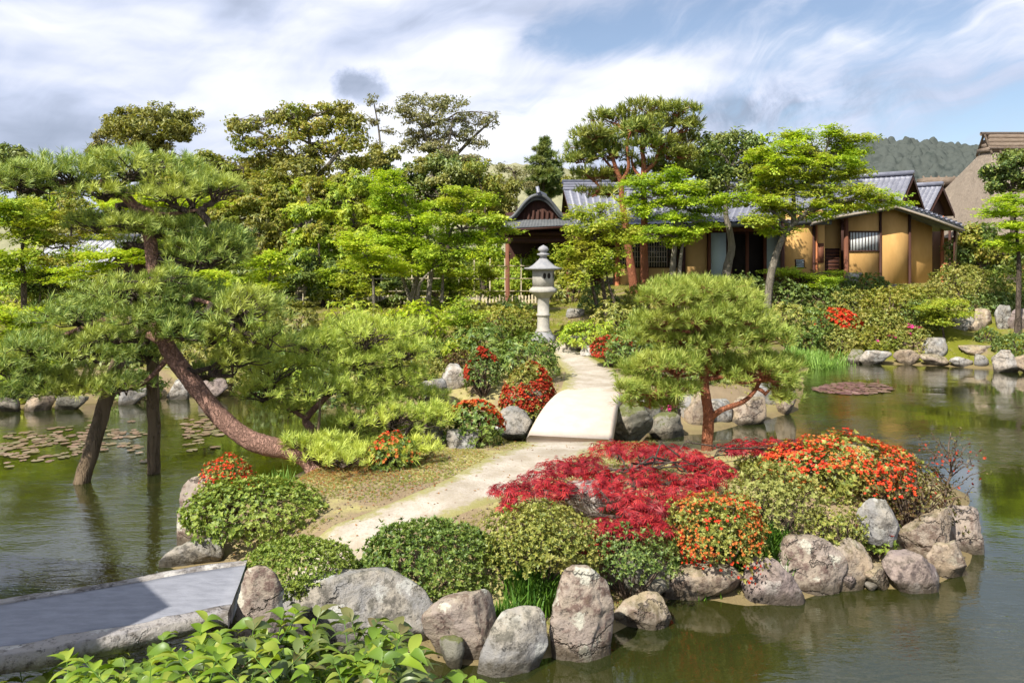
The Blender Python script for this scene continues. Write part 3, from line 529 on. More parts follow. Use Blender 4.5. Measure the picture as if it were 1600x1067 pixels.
RK = [
 ('flat pale boulder at the left tip of the island beside the stone bridge', (243, 842, 345, 896), .0, 'rock_grey', 1, .7, dict(flat=.6, sink=.5)),
 ('tall pale boulder standing left of the clipped azalea', (272, 736, 336, 860), .0, 'rock_lichen', 2, .8, dict(sink=.15, facets=8)),
 ('biggest flat topped grey boulder under the two clipped bushes', (412, 893, 680, 1030), .0, 'rock_grey', 33, .55, dict(lod=5, flat=.6, sink=.2, facets=8)),
 ('pale grey boulder right of the biggest flat boulder', (663, 928, 788, 1046), .0, 'rock_lichen', 4, .7, dict(lod=5, facets=8)),
 ('smooth rounded grey boulder at the front waterline', (744, 943, 860, 1060), .0, 'rock_grey', 5, .7, dict(lod=5, rough=.04, facets=7)),
 ('upright lichen spotted boulder at the front waterline', (856, 884, 964, 1032), .0, 'rock_lichen', 6, .7, dict(lod=5, facets=8)),
 ('layered mossy brown boulder below the red maple', (945, 868, 1054, 958), .0, 'rock_moss', 7, .8, dict(lod=5)),
 ('tan triangular boulder wedged below the mossy one', (958, 928, 1052, 985), .0, 'rock_tan', 8, .6, {}),
 ('low tan ledge rock below the grass tuft', (1040, 886, 1170, 946), .0, 'rock_tan', 9, .7, dict(lod=5, flat=.3)),
 ('sloping tan boulder with a dark hollow', (1160, 872, 1260, 953), .0, 'rock_brown', 10, .75, dict(lod=5, facets=8)),
 ('large grey boulder with tan foot beside the bright grass tuft', (1222, 836, 1322, 930), .0, 'rock_lichen', 11, .75, dict(lod=5, facets=7)),
 ('smooth sandy ledge between the boulders', (1296, 842, 1368, 925), .0, 'rock_tan', 12, .7, dict(rough=.04)),
 ('small round brown stone on the sandy ledge', (1307, 899, 1342, 924), .0, 'rock_brown', 13, .8, dict(lod=3, rough=.03)),
 ('pale tall boulder behind the small red shoot', (1342, 776, 1412, 850), .4, 'rock_grey', 14, .6, dict(facets=8)),
 ('purple brown angular boulder lying over the water', (1380, 858, 1478, 932), .0, 'rock_brown', 15, .7, dict(lod=5, facets=7)),
 ('long pale boulder at the right end of the island', (1396, 798, 1520, 872), .12, 'rock_tan', 16, .6, dict(lod=5, flat=.4)),
 ('tan wedge boulder below the long pale one', (1446, 846, 1518, 908), .0, 'rock_tan', 17, .7, dict(facets=8)),
 ('outermost blocky boulder at the right tip of the island', (1474, 790, 1538, 870), .0, 'rock_lichen', 18, .8, dict(facets=8)),
 ('flat tan stone at the waterline beside the purple boulder', (1334, 888, 1400, 921), .0, 'rock_tan', 19, .8, dict(flat=.5)),
 ('small white stone at the waterline', (1346, 909, 1380, 922), .0, 'rock_white', 20, .6, dict(lod=3)),
 ('dark mottled stone low behind the broad leaves', (684, 1000, 726, 1046), .0, 'rock_moss', 21, .8, {}),
 ('dark boulder under the end of the stone bridge', (338, 950, 425, 1018), .0, 'rock_moss', 22, .7, {}),
 ('pale lichen boulder butting against the end of the stone bridge', (372, 915, 436, 1010), .0, 'rock_lichen', 122, .7, {}),
 ('pale stone seen through the red maple', (862, 757, 968, 806), .5, 'rock_white', 23, .6, dict(flat=.5)),
 ('dark mossy rock at the right foot of the pale bridge', (942, 632, 1022, 688), .10, 'rock_moss', 24, .8, dict(lod=5)),
 ('grey rock half hidden behind the dark mossy one', (985, 614, 1034, 662), .2, 'rock_grey', 25, .8, {}),
 ('blue grey rock below the magenta flower', (1042, 618, 1092, 658), .1, 'rock_grey', 26, .7, {}),
 ('low mossy tan rock at the channel edge', (1012, 645, 1076, 684), .0, 'rock_moss', 27, .8, {}),
 ('pale rock just right of the pine trunk', (1110, 626, 1150, 664), .0, 'rock_grey', 28, .8, {}),
 ('long white rock at the tip of the promontory', (1138, 622, 1208, 664), .0, 'rock_tan', 29, .7, {}),
 ('upright light rock at the far end of the promontory', (1212, 598, 1244, 648), .0, 'rock_tan', 30, .8, {}),
 ('rounded grey rock behind the long white one', (1170, 600, 1220, 640), .0, 'rock_grey', 31, .8, {}),
 ('tan rock behind the pine trunk', (1070, 612, 1124, 670), .0, 'rock_tan', 32, .7, {}),
 ('grey rock at the left foot of the pale bridge', (772, 640, 838, 680), .1, 'rock_grey', 133, .8, {}),
 ('mottled rock just behind the left foot of the pale bridge', (796, 606, 856, 656), .2, 'rock_moss', 34, .8, {}),
 ('white topped dark rock left of the small red azalea', (684, 570, 740, 610), .4, 'rock_white', 35, .8, {}),
 ('small pale rock left of the white topped one', (652, 592, 700, 628), .3, 'rock_grey', 36, .8, {}),
 ('dark rock under the tip of the low pine', (640, 662, 706, 706), .4, 'rock_moss', 37, .8, {}),
 ('grey rock under the orange azalea', (696, 672, 760, 706), .45, 'rock_grey', 38, .8, {}),
 ('rounded grey rock where the path turns to the lantern', (880, 525, 920, 549), .75, 'rock_grey', 39, .8, {}),
 ('low pale rock beside the rounded grey one', (902, 540, 938, 558), .7, 'rock_white', 40, .7, {}),
 ('small mossy rock right of the lantern', (884, 482, 918, 497), 1.4, 'rock_grey', 41, .8, dict(lod=3, flat=.3)),
 ('tan rock alone on the far left shore', (36, 612, 84, 642), .0, 'rock_tan', 42, .6, {}),
 ('dark low rock right of the tan shore rock', (84, 616, 136, 641), .0, 'rock_moss', 43, .6, {}),
 ('pale rock seen under the leaning trunk', (258, 594, 304, 624), .0, 'rock_white', 44, .6, {}),
 ('brown rock on the shore behind the leaning trunk', (304, 592, 358, 622), .0, 'rock_brown', 45, .6, {}),
 ('grey rock on the shore between the two props', (176, 606, 228, 632), .0, 'rock_grey', 46, .6, {}),
 ('dark rock at the left frame edge of the shore', (-10, 612, 34, 644), .0, 'rock_moss', 47, .6, {}),
 ('tan rock under the low pine by the shore', (372, 596, 420, 618), .0, 'rock_tan', 48, .6, {}),
 ('grey shore rock at the left end of the right bank', (1322, 546, 1356, 568), .0, 'rock_moss', 49, .7, {}),
 ('long pale shore rock below the low azaleas', (1344, 548, 1396, 570), .0, 'rock_white', 50, .5, {}),
 ('tan shore rock right of the long pale one', (1396, 546, 1438, 570), .0, 'rock_tan', 51, .6, {}),
 ('dark blue grey boulder on the right bank under the little maple', (1438, 528, 1482, 560), .25, 'rock_grey', 52, .7, {}),
 ('tan shore rock under the dark blue grey boulder', (1438, 554, 1484, 572), .0, 'rock_tan', 53, .6, {}),
 ('broad pale shore rock below the moss lawn', (1482, 558, 1524, 574), .0, 'rock_white', 54, .6, {}),
 ('small shore rock beside the broad pale one', (1522, 554, 1548, 574), .0, 'rock_grey', 55, .7, dict(lod=3)),
 ('sloping pale rock at the right edge of the shore', (1544, 546, 1594, 582), .0, 'rock_white', 56, .7, {}),
 ('rock cut by the right frame edge at the shore', (1580, 552, 1630, 584), .0, 'rock_tan', 57, .7, {}),
 ('flat shelf stone above the shore rocks', (1500, 540, 1560, 553), .35, 'rock_tan', 58, .5, dict(flat=.7)),
 ('small pale stone among the low bank azaleas', (1320, 480, 1346, 496), 1.0, 'rock_white', 59, .7, dict(lod=3)),
 ('grey stone at the foot of the tan house wall', (1318, 426, 1350, 446), 1.9, 'rock_grey', 60, .7, dict(lod=3)),
 ('low grey stone under the clipped bush by the wall', (1378, 444, 1412, 458), 1.9, 'rock_brown', 61, .7, dict(lod=3)),
 ('leftmost stone of the low wall on the right bank', (1484, 488, 1526, 516), .95, 'rock_grey', 62, .6, {}),
 ('tan stone in the middle of the low wall', (1522, 482, 1558, 510), 1.0, 'rock_tan', 63, .6, {}),
 ('grey pointed stone of the low wall', (1554, 476, 1580, 514), 1.0, 'rock_grey', 64, .6, {}),
 ('rightmost stone of the low wall on the right bank', (1574, 482, 1616, 516), 1.0, 'rock_brown', 65, .6, {}),
 ('small tan stone in front of the low wall', (1510, 500, 1544, 518), .9, 'rock_tan', 66, .6, dict(lod=3)),
]
OUTL = {'pale lichen boulder butting': [(366, 945), (378, 898), (400, 889), (424, 896), (440, 930), (444, 990), (432, 1055), (390, 1060), (366, 1010)], 'flat pale boulder at the left tip': [(243, 885), (262, 862), (300, 848), (335, 842), (345, 870), (330, 892), (280, 897)], 'tall pale boulder standing left': [(275, 775), (290, 745), (318, 736), (334, 742), (338, 790), (325, 840), (300, 860), (278, 850), (272, 810)], 'biggest flat topped grey': [(418, 945), (430, 926), (520, 906), (600, 906), (655, 930), (672, 960), (680, 1010), (600, 1035), (480, 1030), (425, 1000)], 'pale grey boulder right of the biggest': [(662, 962), (700, 938), (772, 927), (792, 945), (788, 990), (750, 1040), (715, 1046), (682, 1020), (664, 990)], 'smooth rounded grey boulder at the front': [(782, 962), (815, 945), (845, 948), (858, 975), (857, 1015), (840, 1042), (790, 1060), (748, 1055), (746, 1040)], 'upright lichen spotted': [(880, 900), (895, 887), (920, 892), (950, 915), (958, 945), (957, 985), (945, 1025), (905, 1034), (862, 1025), (860, 980), (870, 940)], 'layered mossy brown': [(948, 890), (985, 868), (1030, 870), (1052, 885), (1045, 910), (1010, 938), (970, 952), (955, 930)], 'tan triangular': [(958, 968), (975, 945), (1010, 928), (1035, 932), (1050, 970), (1030, 987), (980, 987)], 'low tan ledge rock': [(1038, 925), (1060, 895), (1110, 886), (1150, 892), (1172, 915), (1168, 942), (1110, 948), (1045, 947)], 'sloping tan boulder with': [(1163, 890), (1185, 873), (1215, 878), (1240, 905), (1260, 937), (1250, 952), (1210, 949), (1170, 943), (1160, 915)], 'large grey boulder with tan foot': [(1226, 850), (1240, 838), (1285, 840), (1312, 862), (1322, 885), (1302, 920), (1265, 932), (1235, 920), (1221, 890)], 'smooth sandy ledge': [(1300, 860), (1330, 842), (1362, 848), (1366, 880), (1345, 915), (1310, 927), (1298, 900)], 'pale tall boulder behind': [(1343, 800), (1362, 780), (1397, 782), (1413, 797), (1412, 826), (1395, 842), (1362, 838), (1346, 822)], 'purple brown angular': [(1383, 885), (1400, 863), (1430, 864), (1470, 890), (1478, 907), (1450, 932), (1425, 928), (1393, 905)], 'long pale boulder at the right': [(1400, 850), (1420, 828), (1470, 802), (1505, 800), (1518, 825), (1514, 860), (1480, 868), (1440, 872), (1408, 866)], 'tan wedge boulder': [(1452, 872), (1470, 852), (1505, 848), (1517, 875), (1512, 897), (1485, 910), (1460, 897)], 'outermost blocky': [(1478, 830), (1482, 795), (1510, 790), (1533, 798), (1538, 840), (1533, 870), (1500, 868), (1485, 857)]}
for lb, bx, z, mt, sd_, dk, kw in RK:
    key = next((k for k in OUTL if lb.startswith(k)), None)
    if key: shaped_rock(lb, OUTL[key], z, mt, sd_, dk, 5, .6 if 'smooth' in lb else 1., 5.85 if 'butting' in lb else None)
    else: rock(lb, bx, z, mt, sd_, dk, **kw)
def under(label, x, y, w, d, top, seed):
    o = rock(label, (780, 380, 820, 420), .0, 'rock_bed', seed, .8, Y=30)
    rs = np.random.default_rng(seed); V, Fc = ICO[4]; P = V*(1+.25*fbm(V*1.3+seed, 3)[:, None])*np.array([w, d, .35]); 
    o.data.vertices.foreach_set('co', P.astype(np.float32).ravel()); o.data.update(); o.location = (x, y, top-.35); 
    o['label'] = label
under('sunken brown boulder below the waterline right of the lichen boulder', 1.25, 6.6, .42, .3, -.05, 71)
under('sunken tan boulder below the waterline under the sloping boulder', 2.1, 6.75, .5, .34, -.05, 72)
under('sunken boulder farthest out in the front water', 1.55, 6.15, .40, .3, -.13, 73)

# ------------------------------------------------------------------ lantern
def lantern():
    Y = 23.0; X = hx(849, Y); z0 = g1(X, Y)-.03
    r = empty('stone_lantern', (X, Y, z0), 'tall pale stone lantern with wide curved hat at the end of the path', 'lantern')
    s = (H-(383-HV)/F*Y-z0)/2.78
    def L(name, prof, n, rot, mt, smooth=False):
        return MB().lathe([(a*s*1.09, b*s) for a, b in prof], (0, 0, 0), n, rot).build(name, MATS[mt], r, smooth)
    MB().lathe([(0, -.1), (.37*s, -.1), (.38*s, .10*s), (.33*s, .17*s), (.27*s, .22*s), (.25*s, .29*s), (0, .29*s)], (0, 0, 0), 6, .3).build('base', MATS['granite_grey'], r)
    L('shaft', [(0, .285), (.205, .285), (.20, .33), (.165, .38), (.158, .70), (.158, .735), (.185, .745), (.185, .79), (.158, .80), (.152, 1.20), (.17, 1.235), (.17, 1.26), (0, 1.26)], 28, 0, 'granite', True)
    L('platform', [(0, 1.255), (.20, 1.26), (.24, 1.33), (.37, 1.42), (.40, 1.44), (.385, 1.52), (.30, 1.585), (0, 1.59)], 6, .3, 'granite')
    fb = MB(); rr = .33*s
    fb.lathe([(0, 1.585*s), (rr, 1.585*s), (rr*1.02, 2.06*s), (0, 2.06*s)], (0, 0, 0), 6, .3)
    fo = fb.build('firebox', MATS['granite'], r)
    a = .3+np.pi/3*4.0+np.pi/6; ap = rr*math.cos(np.pi/6)*1.005
    for k, da in ((0, 0.), (1, np.pi/3)):
        aa = a+da; nx_, ny_ = math.cos(aa), math.sin(aa); tx, ty = -ny_, nx_
        for sg in (-1, 1):
            w = MB(); P = []
            for q in np.linspace(0, 2*np.pi, 14, endpoint=False):
                du, dv = .05*math.cos(q)+sg*.065, .085*math.sin(q)
                P.append((nx_*(ap+.004)+tx*du*s, ny_*(ap+.004)+ty*du*s, (1.90+dv)*s))
            w.add(np.array(P), [tuple(range(14))]); o = w.build('opening_shade', MATS['unlit_interior'], fo)  # flat dark oval on the solid firebox, painting the shade of a hole
    hat = []
    for q in np.linspace(0, 1, 9): hat.append((.10+.40*q**1.0+.03*q**6, 2.40-.30*(1-(1-q)**1.5)*1.0+.03*q**6))
    L('roof', [(0, 2.055), (.30, 2.055), (.50, 2.075), (.535, 2.10)]+[(a_, b_) for a_, b_ in hat[::-1]]+[(0, 2.40)], 6, .3, 'granite_grey')
    L('finial', [(0, 2.395), (.10, 2.40), (.085, 2.46), (.16, 2.49), (.165, 2.53), (.09, 2.55), (.085, 2.58), (.13, 2.61), (.145, 2.66), (.11, 2.72), (.045, 2.76), (0, 2.785)], 20, 0, 'granite_grey', True)
lantern()

# ------------------------------------------------------------------ bamboo fence and props
def fence():
    Y = 30.6; r = empty('bamboo_fence', (hx(660, Y), Y, g1(hx(660, Y), Y)), 'open bamboo rail fence behind the stone lantern', 'fence')
    o = np.array(r.location)
    x0, x1 = hx(425, Y), hx(846, Y); rs = np.random.default_rng(3)
    for x in np.arange(x0, x1+.2, .62):
        z0 = g1(x, Y); h = 1.75 if x > hx(740, Y) else 1.3+rs.uniform(-.1, .1)
        MB().tube([(x, Y, z0-.1), (x+rs.uniform(-.02, .02), Y, z0+h)], .028, 7).build('post', MATS['bamboo'], r, True, o)
    for h, xa in ((.45, x0), (.95, x0), (1.45, hx(738, Y))):
        q = np.linspace(xa, x1, 14); MB().tube(np.stack([q, 0*q+Y-.045, gh(q, 0*q+Y)+h+rs.uniform(-.012, .012, 14)], -1), .022, 6).build('rail', MATS['bamboo'], r, True, o)
    for xa, xb in ((hx(505, Y), hx(640, Y)), (hx(745, Y), hx(842, Y))):
        mb = MB()
        for x in np.arange(xa, xb, .13):
            z0 = g1(x, Y); mb.tube([(x, Y-.11, z0-.05), (x, Y-.11, z0+.30+rs.uniform(-.03, .03))], .04, 6)
        mb.build('low_picket_panel', MATS['bamboo'], r, True, o)
fence()
def prop(label, a, b, r0, r1):
    mb = MB(); q = np.linspace(0, 1, 12)[:, None]; P = np.array(a)*(1-q)+np.array(b)*q; P[1:-1] += R.normal(size=(10, 3))*.006
    o = mb.tube(P, np.linspace(r0, r1, 12), 14, True, .03).build('support_post', MATS['wood_prop'], None, True, np.array(a)); tag(o, label, 'prop', 'wooden props under the leaning pine')
Yp = 3.3*F/(755-HV); prop('slanting wooden prop standing in the water under the leaning pine', PX(122, 772, Yp), PX(186, 560, Yp+.5), .115, .10)
Yp = 3.3*F/(738-HV); prop('upright wooden prop standing in the water under the leaning pine', PX(240, 752, Yp), PX(239, 500, Yp-.3), .095, .085)
prop('thin pale stake holding up the low pine', PX(497, 705, 11.0), PX(500, 612, 11.0), .022, .018); bpy.data.objects['support_post.002']['group'] = 'thin stakes'

# ------------------------------------------------------------------ the long house
def corr_roof(mb, p00, p10, p01, p11, rib=.24, amp=.026, rows=10, seg=8, step=.018):
    """tiled slope: p00-p10 along the eave, p01-p11 along the ridge; round ribs run up the slope"""
    p00, p10, p01, p11 = map(np.asarray, (p00, p10, p01, p11)); L = np.linalg.norm(p10-p00); n = max(2, int(L/rib))*seg
    s = np.linspace(0, 1, n+1); up = unit(np.cross(p10-p00, p01-p00)[None])[0]; up = up if up[2] > 0 else -up
    prof = amp*np.maximum(0, np.cos(s*n/seg*2*np.pi))**.6*1.0
    rowsv = []
    for k in range(rows):
        for q, e in ((k/rows, step), ((k+1)/rows-.0005, 0.)):
            base = (p00*(1-s[:, None])+p10*s[:, None])*(1-q)+(p01*(1-s[:, None])+p11*s[:, None])*q
            rowsv.append(base+up*(prof+e)[:, None])
    V = np.array(rowsv); m = len(V); i = (np.arange(m-1)[:, None]*(n+1)+np.arange(n)[None]).ravel()
    mb.add(V.reshape(-1, 3), np.stack([i, i+1, i+n+2, i+n+1], -1))
def house():
    Y = 30.0; fl = 2.16; org = np.array([hx(1200, Y), Y, fl])
    r = empty('long_house', org, 'long ochre walled wooden house with grey tiled roofs across the far bank', 'house')
    def B(name, mt, *bx, smooth=False, parent=None, lab=None):
        mb = MB()
        for b in bx: mb.box(*b)
        o = mb.build(name, MATS[mt], parent or r, smooth, org)
        if lab: o['label'] = lab
        return o
    def ux(u, y=Y): return hx(u, y)
    def vz(v, y=Y): return hz(v, y)
    zt = vz(328)
    # right wing walls
    B('wall', 'plaster', (ux(1222), ux(1270), Y, Y+.12, fl-.3, zt), lab='ochre wall panel with the small low vent')
    B('wall', 'plaster', (ux(1272.5), ux(1289), Y+.02, Y+.14, fl-.3, zt))
    B('wall', 'plaster_shaded', (ux(1288), ux(1322), Y+.45, Y+.57, fl-.3, zt), lab='recessed panel over the dark door')
    B('wall', 'plaster', (ux(1323), ux(1374), Y, Y+.12, fl-.3, zt), lab='ochre panel round the barred window')
    B('wall', 'plaster', (ux(1376.5), ux(1420), Y+.01, Y+.13, fl-.3, zt+.15), lab='broad plain ochre panel')
    B('wall', 'plaster', (ux(1422), ux(1473), Y+.75, Y+.87, fl-.3, zt-.1), lab='set back ochre panel at the right end')
    B('wall', 'plaster', (ux(1421), ux(1421)+.1, Y+.14, Y+.745, fl-.3, zt))
    for u, w, dy, mt in ((1222, .16, -.05, 'wood_dark'), (1271.2, .10, -.03, 'wood_dark'), (1275, .07, -.06, 'wood_orange'), (1321, .17, -.06, 'wood_brown'), (1375.2, .09, -.03, 'wood_dark'), (1421, .10, -.03, 'wood_dark')):
        MB().tube([(ux(u), Y+dy, fl-.3), (ux(u), Y+dy, zt+.05)], w/2, 12).build('post', MATS[mt], r, True, org)
    MB().tube([(ux(1471, Y+.7), Y+.68, fl-.3), (ux(1472, Y+.7), Y+.68, zt-.2)], .06, 10).build('post', MATS['wood_orange'], r, True, org)
    for u, yy in ((1492, 29.8), (1484, 33.0), (1500, 34.6)):
        MB().tube([(ux(u, yy), yy, fl-.3), (ux(u, yy), yy, zt-.45)], .055, 10).build('post', MATS['wood_dark'], r, True, org)
    B('rail', 'wood_orange', (ux(1476, 33), ux(1500, 33), 33.1, 33.16, fl+.75, fl+.83), (ux(1476, 33), ux(1500, 33), 33.1, 33.16, fl+.35, fl+.42))
    # barred window
    wf = B('window', 'wood_dark', (ux(1326), ux(1376), Y-.05, Y-.003, vz(393.5), vz(391.5)), (ux(1326), ux(1376), Y-.05, Y-.003, vz(363), vz(361)), (ux(1326), ux(1328), Y-.05, Y-.003, vz(391.4), vz(363.1)), (ux(1373.5), ux(1375.5), Y-.055, Y-.003, vz(391.4), vz(363.1)))
    B('paper_pane', 'paper', (ux(1328.1), ux(1373.4), Y-.02, Y-.004, vz(391.3), vz(363.2)), parent=wf)
    B('bar', 'wood_dark', *[(ux(u), ux(u)+.022, Y-.045, Y-.021, vz(391.3), vz(363.2)) for u in np.linspace(1331, 1371, 9)], parent=wf)
    # dark door, small shutter, vent
    d = B('door', 'wood_dark', (ux(1290.5), ux(1318.5), Y+.40, Y+.445, fl-.05, vz(388)))
    B('slat', 'wood_brown', *[(ux(1292), ux(1317), Y+.38, Y+.399, z_, z_+.035) for z_ in np.arange(fl+.05, vz(391), .14)], parent=d)
    B('shutter', 'wood_brown', (ux(1278), ux(1287), Y-.02, Y+.015, vz(411), vz(380)))
    ve = B('vent', 'wood_dark', (ux(1242), ux(1257), Y-.025, Y-.002, vz(419), vz(405)))
    B('vent_slat', 'paper_blue', *[(ux(1243.5), ux(1255.5), Y-.035, Y-.026, vz(v+1.6), vz(v)) for v in (406.3, 409.4, 412.5, 415.6)], parent=ve)
    B('sill_beam', 'wood_grey', (ux(1224), ux(1424), Y-.09, Y-.07, fl-.12, fl-.02))
    B('foundation', 'granite', (ux(1200), ux(1470), Y-.35, Y-.12, fl-.5, fl-.13))
    # wing roof: low gable, verge towards the pond
    y0, y1 = 29.4, 36.; pr = [(1268, 343), (1300, 334), (1400, 317), (1450, 333), (1506, 354)]
    top = [(hx(u, y0), hz(v, y0)) for u, v in pr]; bot = [(a, b-.13) for a, b in top[::-1]]
    rf = MB().prism(top+bot, y0, y1).build('wing_roof', MATS['tile_dark'], r, False, org)
    vt = MB()
    P = np.array(top); seg = np.concatenate([[0], np.cumsum(np.linalg.norm(np.diff(P, axis=0), axis=1))])
    for s_ in np.arange(.1, seg[-1], .2):
        a = np.interp(s_, seg, P[:, 0]); b = np.interp(s_, seg, P[:, 1]); vt.tube([(a, y0-.05, b+.045), (a, y1, b+.045)], .058, 8)
    vt.build('roof_tiles', MATS['tile'], rf, True, org)
    tr = MB(); tr.tube([(a, y0-.03, b-.16) for a, b in top], .05, 6).build('verge_board', MATS['wood_grey'], rf, False, org)
    MB().tube([(a, y0+.12, b-.22) for a, b in top], .035, 6).build('gutter', MATS['tile_dark'], rf, True, org)
    MB().tube([(hx(1499, y0), y0+.12, hz(356, y0)), (hx(1496, y0), y0+.3, fl)], .03, 8).build('downpipe', MATS['wood_grey'], r, True, org)
    # main range walls
    Ym = 31.0; fm = 1.9; zm = 4.6
    B('wall', 'plaster', (ux(962, Ym), ux(1000, Ym), Ym, Ym+.12, fm-.3, vz(419, Ym)), lab='low ochre panel under the lattice window at the left end')
    B('wall', 'plaster_shaded', (ux(1064, Ym), ux(1105, Ym), Ym+.01, Ym+.13, fm-.3, zm-.3), lab='shaded ochre panel left of the first pale screen')
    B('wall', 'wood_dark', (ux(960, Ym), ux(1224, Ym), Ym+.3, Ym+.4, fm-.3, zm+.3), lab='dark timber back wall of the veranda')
    B('lintel', 'wood_brown', (ux(960, Ym), ux(1224, Ym), Ym-.02, Ym+.28, vz(362, Ym), vz(351, Ym)))
    for u in (1108, 1141, 1167, 1195): MB().tube([(ux(u, Ym), Ym-.03, fm-.3), (ux(u, Ym), Ym-.03, vz(362, Ym))], .07, 10).build('post', MATS['wood_brown'], r, True, org)
    for u, lb in ((1122, 'pale blue sliding screen left of the dark opening'), (1207, 'pale blue sliding screen right of the dark opening')):
        s_ = B('screen', 'paper_blue', (ux(u-12, Ym), ux(u+12, Ym), Ym-.06, Ym-.02, fm+.1, vz(364, Ym)), lab=lb)
        B('screen_frame', 'wood_dark', (ux(u-13, Ym), ux(u-12.1, Ym), Ym-.07, Ym-.01, fm, vz(363, Ym)), (ux(u+12.1, Ym), ux(u+13, Ym), Ym-.07, Ym-.01, fm, vz(363, Ym)), parent=s_)
    B('opening', 'unlit_interior', (ux(1143, Ym), ux(1193, Ym), Ym+.22, Ym+.27, fm-.2, vz(366, Ym)))  # dark sheet standing in for the shade of the room behind
    for (ua, ub), lb in (((968, 1000), 'latticed window at the left end'), ((1010, 1042), 'latticed window behind the twin pine trunks'), ((1043, 1063), 'narrow latticed window by the maple stems')):
        w = B('window', 'glass_dark', (ux(ua, Ym), ux(ub, Ym), Ym+.1, Ym+.14, vz(417, Ym), vz(374, Ym)), lab=lb)
        B('lattice', 'wood_grey' if ua < 1040 else 'wood_dark', *[(ux(u, Ym), ux(u, Ym)+.03, Ym+.05, Ym+.095, vz(417, Ym), vz(374, Ym)) for u in np.arange(ua, ub+1, 4.)], *[(ux(ua, Ym), ux(ub, Ym), Ym+.03, Ym+.048, vz(v, Ym), vz(v, Ym)+.03) for v in (378, 386, 394, 402, 410)], parent=w)
    B('wall', 'plaster_shaded', (ux(1004, Ym), ux(1063, Ym), Ym+.12, Ym+.2, fm-.3, vz(419, Ym)))
    for u, mt in ((964, 'wood_orange'), (1004, 'wood_dark'), (1066, 'wood_dark')): MB().tube([(ux(u, Ym), Ym-.05, fm-.3), (ux(u+1, Ym), Ym-.05, vz(360, Ym))], .10, 10).build('post', MATS[mt], r, True, org)
    B('door_step', 'granite', (ux(968, 30.2), ux(1000, 30.2), 30.0, 30.5, 1.6, 2.0))
    # main roof
    ye = 29.9; A, Bq = (hx(896, ye), ye, hz(354, ye)), (hx(1300, ye), ye, hz(343, ye)); yr = 35.2; C, D = (hx(880, yr), yr, hz(296, yr)), (hx(1345, yr), yr, hz(296, yr))
    mr = MB(); corr_roof(mr, A, Bq, C, D, rows=14); o = mr.build('main_roof', MATS['tile'], r, False, org)
    ev = MB(); ev.prism([(A[0], A[2]-.02), (Bq[0], Bq[2]-.02), (Bq[0], Bq[2]-.20), (A[0], A[2]-.20)], ye+.02, ye+.12); ev.build('eave_board', MATS['tile_dark'], o, False, org)
    bk = MB(); bk.add([(A[0], ye+.12, A[2]-.06), (Bq[0], ye+.12, Bq[2]-.06), (D[0], yr, D[2]-.08), (C[0], yr, C[2]-.08), (D[0], yr+4, 3.5), (C[0], yr+4, 3.5)], [(0, 1, 2, 3), (3, 2, 4, 5)]); bk.build('roof_deck', MATS['wood_dark'], o, False, org)
    rg = MB()
    for k, (w, h) in enumerate(((.26, .0), (.22, .12), (.18, .24))): rg.box(C[0], D[0], yr-w, yr+w, C[2]-.05+h, C[2]+.065+h)
    rg.tube([(C[0]-.05, yr, C[2]+.34), (D[0]+.05, yr, C[2]+.34)], .1, 10); rg.build('ridge', MATS['tile'], o, False, org)
    ra = MB()
    for x in np.arange(A[0]+.1, Bq[0], .42): 
        zz = np.interp(x, [A[0], Bq[0]], [A[2], Bq[2]]); ra.box(x, x+.06, ye+.13, Ym+.2, zz-.22, zz-.12)
    ra.build('rafters', MATS['wood_brown'], o, False, org)
    # entrance porch with a curved gable
    yg = 30.2; us = np.linspace(792, 890, 29); q = (us-841)/49; vs = 344-38*np.where(np.abs(q) < 1, (.5+.5*np.cos(np.pi*np.abs(q)**1.15)), 0)
    top = [(hx(u, yg), hz(v, yg)) for u, v in zip(us, vs)]; bot = [(a, b-.16) for a, b in top[::-1]]
    pg = MB().prism(top+bot, yg, yg+4.5).build('curved_gable', MATS['tile_dark'], r, False, org)
    MB().tube([(a, yg-.04, b+.02) for a, b in top], .07, 8).build('gable_edge', MATS['tile_dark'], pg, True, org)
    gp_ = MB(); gp_.prism([(a, b-.17) for a, b in top[3:-3]], yg+.25, yg+.35); gp_.build('gable_board', MATS['wood_dark'], pg, False, org)
    fr_ = MB()
    for k in range(7): u = 818+k*7.5; fr_.tube([(hx(u, yg), yg+.2, hz(343, yg)), (hx(u+1, yg), yg+.2, hz(334-6*math.sin((k+.5)/7*np.pi), yg))], .05, 6)
    fr_.build('gable_carving', MATS['wood_dark'], pg, True, org)
    tr_ = MB(); zc = max(b for a, b in top); tr_.tube([(hx(841, yg), yg-.15, zc+.10), (hx(841, yg)+.4, yg+3.2, zc+.25)], .10, 10); tr_.tube([(hx(841, yg), yg-.2, zc+.12), (hx(839, yg), yg-.25, zc+.34)], .07, 8); tr_.build('ridge_ornament', MATS['tile'], pg, True, org)
    y0 = 29.2; sk = MB(); corr_roof(sk, (hx(783, y0), y0, hz(358, y0)), (hx(900, y0), y0, hz(352, y0)), (hx(795, 31), 31., hz(338, 31)), (hx(893, 31), 31., hz(338, 31)), .12, .008, 8, 4, .012)
    so_ = sk.build('porch_roof', MATS['tile_dark'], r, False, org)
    MB().prism([(hx(783, y0), hz(358.5, y0)), (hx(900, y0), hz(352.5, y0)), (hx(900, y0), hz(356, y0)), (hx(783, y0), hz(362, y0))], y0+.01, y0+.2).build('eave_board', MATS['wood_dark'], so_, False, org)
    B('porch_beam', 'wood_dark', (hx(789, 30), hx(893, 30), 29.9, 30.15, hz(368, 30), hz(362, 30)), (hx(789, 30), hx(893, 30), 29.95, 30.1, hz(380, 30), hz(372, 30)))
